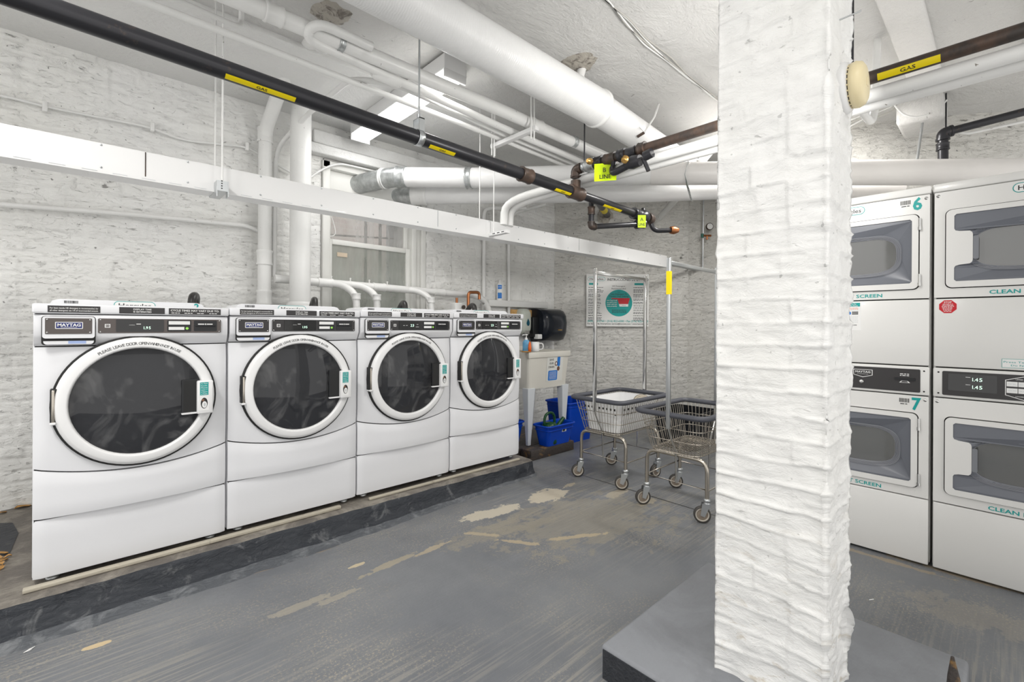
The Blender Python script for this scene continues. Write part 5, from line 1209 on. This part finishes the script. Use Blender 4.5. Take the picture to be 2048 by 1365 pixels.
# poster on the far wall
po = thing('instruction_poster', 'laundry instruction poster with teal circle on the far wall', 'poster', (0, 0, 0))
pc = at(1235, 598, Z=5.838); FP = lambda x, y, d=0: pc + Vector((S_ * x, -C_ * x, y)) + Vector((-C_, -S_, 0)) * d
px = 924 / 5.838; X = lambda a: (a - 1235) / px; Y = lambda a: (598 - a) / px
b = MB(); b.prism([(X(1172), Y(546)), (X(1297), Y(546)), (X(1297), Y(651)), (X(1172), Y(651))], FP, 0, .002, mat('poster_paper', (.76, .76, .74), .4)); b.build('sheet', po)
b = MB(); herc(b, FP, X(1192), Y(556), 35 / px, 8 / px, .003); b.text('INSTRUCCIONES DE LAVADO', FP, X(1255), Y(557), 5 / px, M_INK, 82 / px, .02, .003)
b.rect(FP, X(1177), Y(568), X(1195), Y(564), M_TEAL, .003); b.rect(FP, X(1268), Y(568), X(1290), Y(564), M_TEAL, .003)
b.text('HE Detergent', FP, X(1236.5), Y(570), 3.2 / px, M_INK, 26 / px, 0, .003); b.text('Recommended', FP, X(1236.5), Y(575), 3.2 / px, M_INK, 28 / px, 0, .003)
b.poly(ell(X(1237), Y(604), 26.8 / px, 26.8 / px, 48), FP, .003, M_TEAL)
b.text('Use', FP, X(1237), Y(582), 2.4 / px, M_INK, None, 0, .004); b.text('Less Detergent To', FP, X(1237), Y(586), 3.2 / px, M_INK, 32 / px, .01, .004); b.text('Prevent Over Sudsing', FP, X(1237), Y(590.5), 3.2 / px, M_INK, 38 / px, .01, .004)
b.poly([(X(1222), Y(596)), (X(1222), Y(594)), (X(1259), Y(594)), (X(1255.5), Y(606)), (X(1237), Y(606)), (X(1234.5), Y(597))], FP, .004, M_REDINK); b.poly([(X(1237), Y(606)), (X(1256), Y(606)), (X(1255.5), Y(611)), (X(1238.5), Y(611))], FP, .004, M_PAPER); b.text('1/4 cup', FP, X(1247), Y(608.5), 1.8 / px, M_INK, None, 0, .005)
for k, s in enumerate(('1/4 Cup is all', 'you need or your', 'wash will not', 'rinse properly')): b.text(s, FP, X(1223), Y(599 + 3.7 * k), 2.2 / px, M_PAPER, 20 / px, .02, .004)
for y in (618, 620.5, 623): b.scribble(FP, X(1223), X(1252), Y(y), 1.0 / px, M_INK, .004)
y = 573
while y < 634:
    for k in range(random.choice((1, 2, 3))):
        b.scribble(FP, X(1176), X(1176) + random.uniform(22, 33 if 585 > y or y > 625 else 27) / px, Y(y), 1.1 / px, M_INK, .003); b.scribble(FP, X(1266), X(1266) + random.uniform(20, 28) / px, Y(y), 1.1 / px, M_INK, .003); y += 2.5
    y += 1.8
b.text('(800) 526-5760 \u2022 (516) 822-6300 \u2022 Fax (516) 822-6543', FP, X(1235), Y(640), 4 / px, M_TEAL, 121 / px, .02, .003)
b.text('For Service By Smartphone: service@hercnet.com \u2022 www.hercnet.com', FP, X(1235), Y(645.5), 2.6 / px, M_INK, 121 / px, .02, .003)
b.build('print', po)

# ================================================================== LAUNDRY CARTS
def make_cart(label, rack_tall=1.63):
    """local: x 0..0.66 long, y 0..0.50; origin at rim corner, floor z=0"""
    t = thing('laundry_cart', label, 'laundry cart', group='wire laundry carts')
    L, Wd, zr, zb = .70, .50, .66, .395
    def lp(q, z, r=.06): return [Vector((x, y, z)) for x, y in rrect(q, q, L - q, Wd - q, r, 5)]
    bm_ = MB()
    for z, q, r in ((.635, .03, .003), (.555, .045, .003), (.475, .062, .003), (zb, .085, .004)): bm_.tube(lp(q, z), r, M_NICKEL, 6, True)
    def wire(a, c, r=.0017): bm_.tube([a, c], r, M_NICKEL, 5, cap=False)
    n = 19
    for k in range(n + 1):
        x = .06 + (L - .12) * k / n; xb = .11 + (L - .22) * k / n
        for (yt, yb_) in ((.03, .085), (Wd - .03, Wd - .085)): wire((x, yt, .645), (xb, yb_, zb))
        wire((xb, .085, zb), (xb, Wd - .085, zb))
    n = 13
    for k in range(n + 1):
        y = .06 + (Wd - .12) * k / n; yb_ = .11 + (Wd - .22) * k / n
        for (xt, xb) in ((.03, .085), (L - .03, L - .085)): wire((xt, y, .645), (xb, yb_, zb))
        wire((.085, yb_, zb + .004), (L - .085, yb_, zb + .004))
    bm_.build('wire_basket', t)
    b = MB(); b.tube(lp(.018, zr - .015, .06), .024, M_RUBBER, 10, True, ry=.017); b.tube(lp(.010, zr - .012, .06), .010, mat('grey_rubber_light', (.09, .094, .112), .5), 8, True); b.build('bumper_rim', t)
    # tube legs: two arches across y at both ends
    for x in (.12, L - .12):
        b = MB(); b.tube(fillet([(x, .045, .145), (x, .045, .375), (x, Wd - .045, .375), (x, Wd - .045, .145)], .07), .0125, M_NICKEL, 12); b.build('leg_arch', t)
    b = MB(); z = .20; b.tube([Vector((x, y, z)) for x, y in ((.12, .033), (L - .12, .033), (L - .12, Wd - .033), (.12, Wd - .033))], .005, M_NICKEL, 6, True); b.build('lower_brace', t)
    for x in (.02, L - .02):
        yy = Wd * .48
        b = MB(); xo = x - .018 if x < .3 else x + .018
        b.box(xo - .010, yy - .013, zr - .10, xo + .010, yy + .013, rack_tall, M_CHROME, .003)
        b.build('upright', t)
        b = MB(); s = .10 if x < .3 else -.10
        b.tube(fillet([(xo, yy, zr - .09), (xo + s * .2, yy, zr - .14), (xo + s, yy, .40), (xo + s * 1.1, yy, .20)], .05), .011, M_CHROME, 8, ry=.006); b.build('rack_brace', t)
    b = MB(); b.box(0, Wd * .48 - .012, rack_tall - .045, L, Wd * .48 + .012, rack_tall - .022, M_CHROME, .002); b.build('crossbar', t)
    for (x, y, a) in ((.12, .045, 2.15), (.12, Wd - .045, 2.5), (L - .12, .045, 2.9), (L - .12, Wd - .045, 2.2)):
        c = MB(); d = Vector((math.cos(a), math.sin(a), 0)); s_ = Vector((-d.y, d.x, 0)); h = Vector((x, y, 0)); wcn = h + d * .028 + Z_ * .0505
        c.lathe([(.014, .150), (.022, .146), (.023, .134), (.016, .130), (.021, .124), (.021, .118)], h, Z_, M_STEEL, 14, True)
        for sg in (-1, 1):
            o1 = h + s_ * .016 * sg; c.add([o1 - d * .018 + Z_ * .122, o1 + d * .030 + Z_ * .122, wcn + s_ * .018 * sg + d * .012 + Z_ * .0, wcn + s_ * .018 * sg - d * .012 + Z_ * .0 - Z_ * .01, o1 - d * .018 + Z_ * .122 + s_ * .003 * sg, o1 + d * .030 + Z_ * .122 + s_ * .003 * sg, wcn + s_ * .021 * sg + d * .012, wcn + s_ * .021 * sg - d * .012 - Z_ * .01], [(0, 1, 2, 3), (7, 6, 5, 4), (0, 4, 5, 1), (1, 5, 6, 2), (2, 6, 7, 3), (3, 7, 4, 0)], M_STEEL)
        co_ = c.build('caster', t)
        c = MB(); c.lathe([(.040, -.011), (.050, -.011), (.0505, .0), (.050, .011), (.040, .011)], wcn, s_, M_TYRE, 28); c.lathe([(.040, -.0105), (.033, -.012), (.033, .012), (.040, .0105)], wcn, s_, M_TREAD, 28)
        c.lathe([(.033, -.007), (.010, -.010), (.0, -.014)], wcn, s_, mat('wheel_hub', (.30, .25, .20), .4, .3), 20); c.lathe([(.033, .007), (.010, .010), (.0, .014)], wcn, s_, mat('wheel_hub', (.30, .25, .20), .4, .3), 20)
        c.build('wheel', co_)
    return t
c1 = make_cart('wire laundry cart farther from the pillar, holding a white plastic basket'); c1.location = (2.80, 1.855, 0)
c2 = copy_tree(c1); c2.location = (2.68, 1.20, 0); c2['label'] = 'empty wire laundry cart nearer the camera, half hidden by the pillar'
for o in find(c2, 'upright') + find(c2, 'crossbar'):
    o.data = o.data.copy(); o.data.materials[0] = M_STEEL
up_ = [o for o in find(c2, 'upright')][0]
b = MB(); b.box(-.0105 + .002, .2265, 1.40, .0125, .2535, 1.545, M_YELLOW); b.build('yellow_tape', c2)
# white plastic basket in cart 1
tb = thing('laundry_basket', 'white plastic laundry basket sitting in the farther wire cart', 'basket', (0, 0, 0))
b = MB(); tubmesh(b, 2.88, 3.42, 1.93, 2.28, .402, .632, .03, M_TUB, .004, .05); 
for side in range(2):
    for r_ in range(3):
        for k in range(9):
            if side == 0: y = 1.97 + k * .034; b.box(2.884 + .01 * (2 - r_) , y, .50 + r_ * .035, 2.8875 + .01 * (2 - r_), y + .012, .515 + r_ * .035, M_GAP)
            elif True: x_ = 2.95 + k * .05; b.box(x_, 1.934 + .007 * (2 - r_), .50 + r_ * .035, x_ + .015, 1.939 + .007 * (2 - r_), .515 + r_ * .035, M_GAP)
b.build('tub', tb)
b = MB(); p = Vector((3.30, 1.99, .585)); b.lathe([(.075, -.004), (.08, .0), (.075, .004), (.0, .004)], p, (-.5, -.6, .62), mat('mesh_screen', (.40, .35, .27), .6), 28); 
for k in range(5): b.lathe([(.0755 * (k + 1) / 5, .006), (.0755 * (k + 1) / 5 - .002, .0065)], p, (-.5, -.6, .62), M_GAP, 24)
tag(b.build('lint_screen'), 'round tan mesh disc leaning inside the white basket', 'screen')
b = MB(); tubmesh(b, 4.25, 4.75, 2.0, 2.45, .0, .36, .03, M_BLACK, .01, .04); tag(b.build('black_bin'), 'low black bin on the floor behind the carts', 'bin')

# ================================================================== SMALL DEBRIS
def leaf(px, py, z, s, a, label):
    p = at(px, py, z=z); b = MB(); n = 8; vs = []
    for i in range(n + 1):
        t = i / n; w_ = s * .35 * math.sin(PI * t) * (1 + .3 * math.sin(9 * t)); x = s * (t - .5)
        for q in (-1, 0, 1): vs.append(Vector((p.x + x * math.cos(a) - q * w_ * math.sin(a), p.y + x * math.sin(a) + q * w_ * math.cos(a), z + .002 + .006 * abs(q) + .004 * math.sin(5 * t))))
    b.add(vs, [(i * 3 + k, i * 3 + k + 1, (i + 1) * 3 + k + 1, (i + 1) * 3 + k) for i in range(n) for k in range(2)], M_LEAF)
    tag(b.build('dry_leaf'), label, 'leaf', 'dry leaves on the floor')
for i, (px, py, s) in enumerate(((8, 1122, .045), (14, 1135, .04), (4, 1143, .045), (20, 1128, .03), (10, 1150, .03), (2, 1130, .035))): leaf(px, py, .123, s, i * 1.1, 'dry yellow leaf in the small heap on the pad at the left edge')
leaf(50, 1027, .122, .07, .3, 'dry brown leaf on the pad against the wall base'); leaf(8, 1040, .122, .05, .8, 'small dry leaf on the pad near the left wall base')
leaf(549, 1111, 0, .035, .8, 'single yellow leaf fragment on the floor below the second washer')
leaf(214, 1152, .121, .03, .2, 'tan leaf scrap on the pad edge under the first washer')
b = MB(); p = at(55, 1318, z=.003); b.tube([p, p + Vector((.015, .006, 0)), p + Vector((.028, .02, 0))], [.001, .004, .001], M_PAPER, 6); tag(b.build('paper_scrap'), 'thin white curl of paper on the floor at lower left', 'scrap')
b = MB(); p = at(1745, 1192, z=.002); b.tube([p, p + Vector((.02, -.012, 0))], .002, M_PAPER, 6); tag(b.build('paper_scrap'), 'white paper shred on the floor in front of the left dryer', 'scrap')
b = MB(); p = at(775, 1042, z=.002); b.tube([p, p + Vector((.03, -.01, .002)), p + Vector((.05, .01, 0))], .003, mat('pink_paper', (.6, .25, .2), .6), 6); tag(b.build('paper_scrap'), 'crumpled pinkish paper bit on the floor below the third washer', 'scrap')
# broken post stub at the bottom right
b = MB(); p = at(1918, 1388, z=.112); tip = at(1913, 1304, Z=p.x * C_ + p.y * S_)
b.tube([p, (p + tip) / 2 + Vector((.006, 0, 0)), tip], [.020, .014, .004], M_TIMBER, 8); b.tube([p + R_ * .035, p + R_ * .03 + Z_ * .03], .02, M_RUST, 8); tag(b.build('splintered_stake'), 'splintered brown wooden stub rising from the floor at lower right', 'stake')
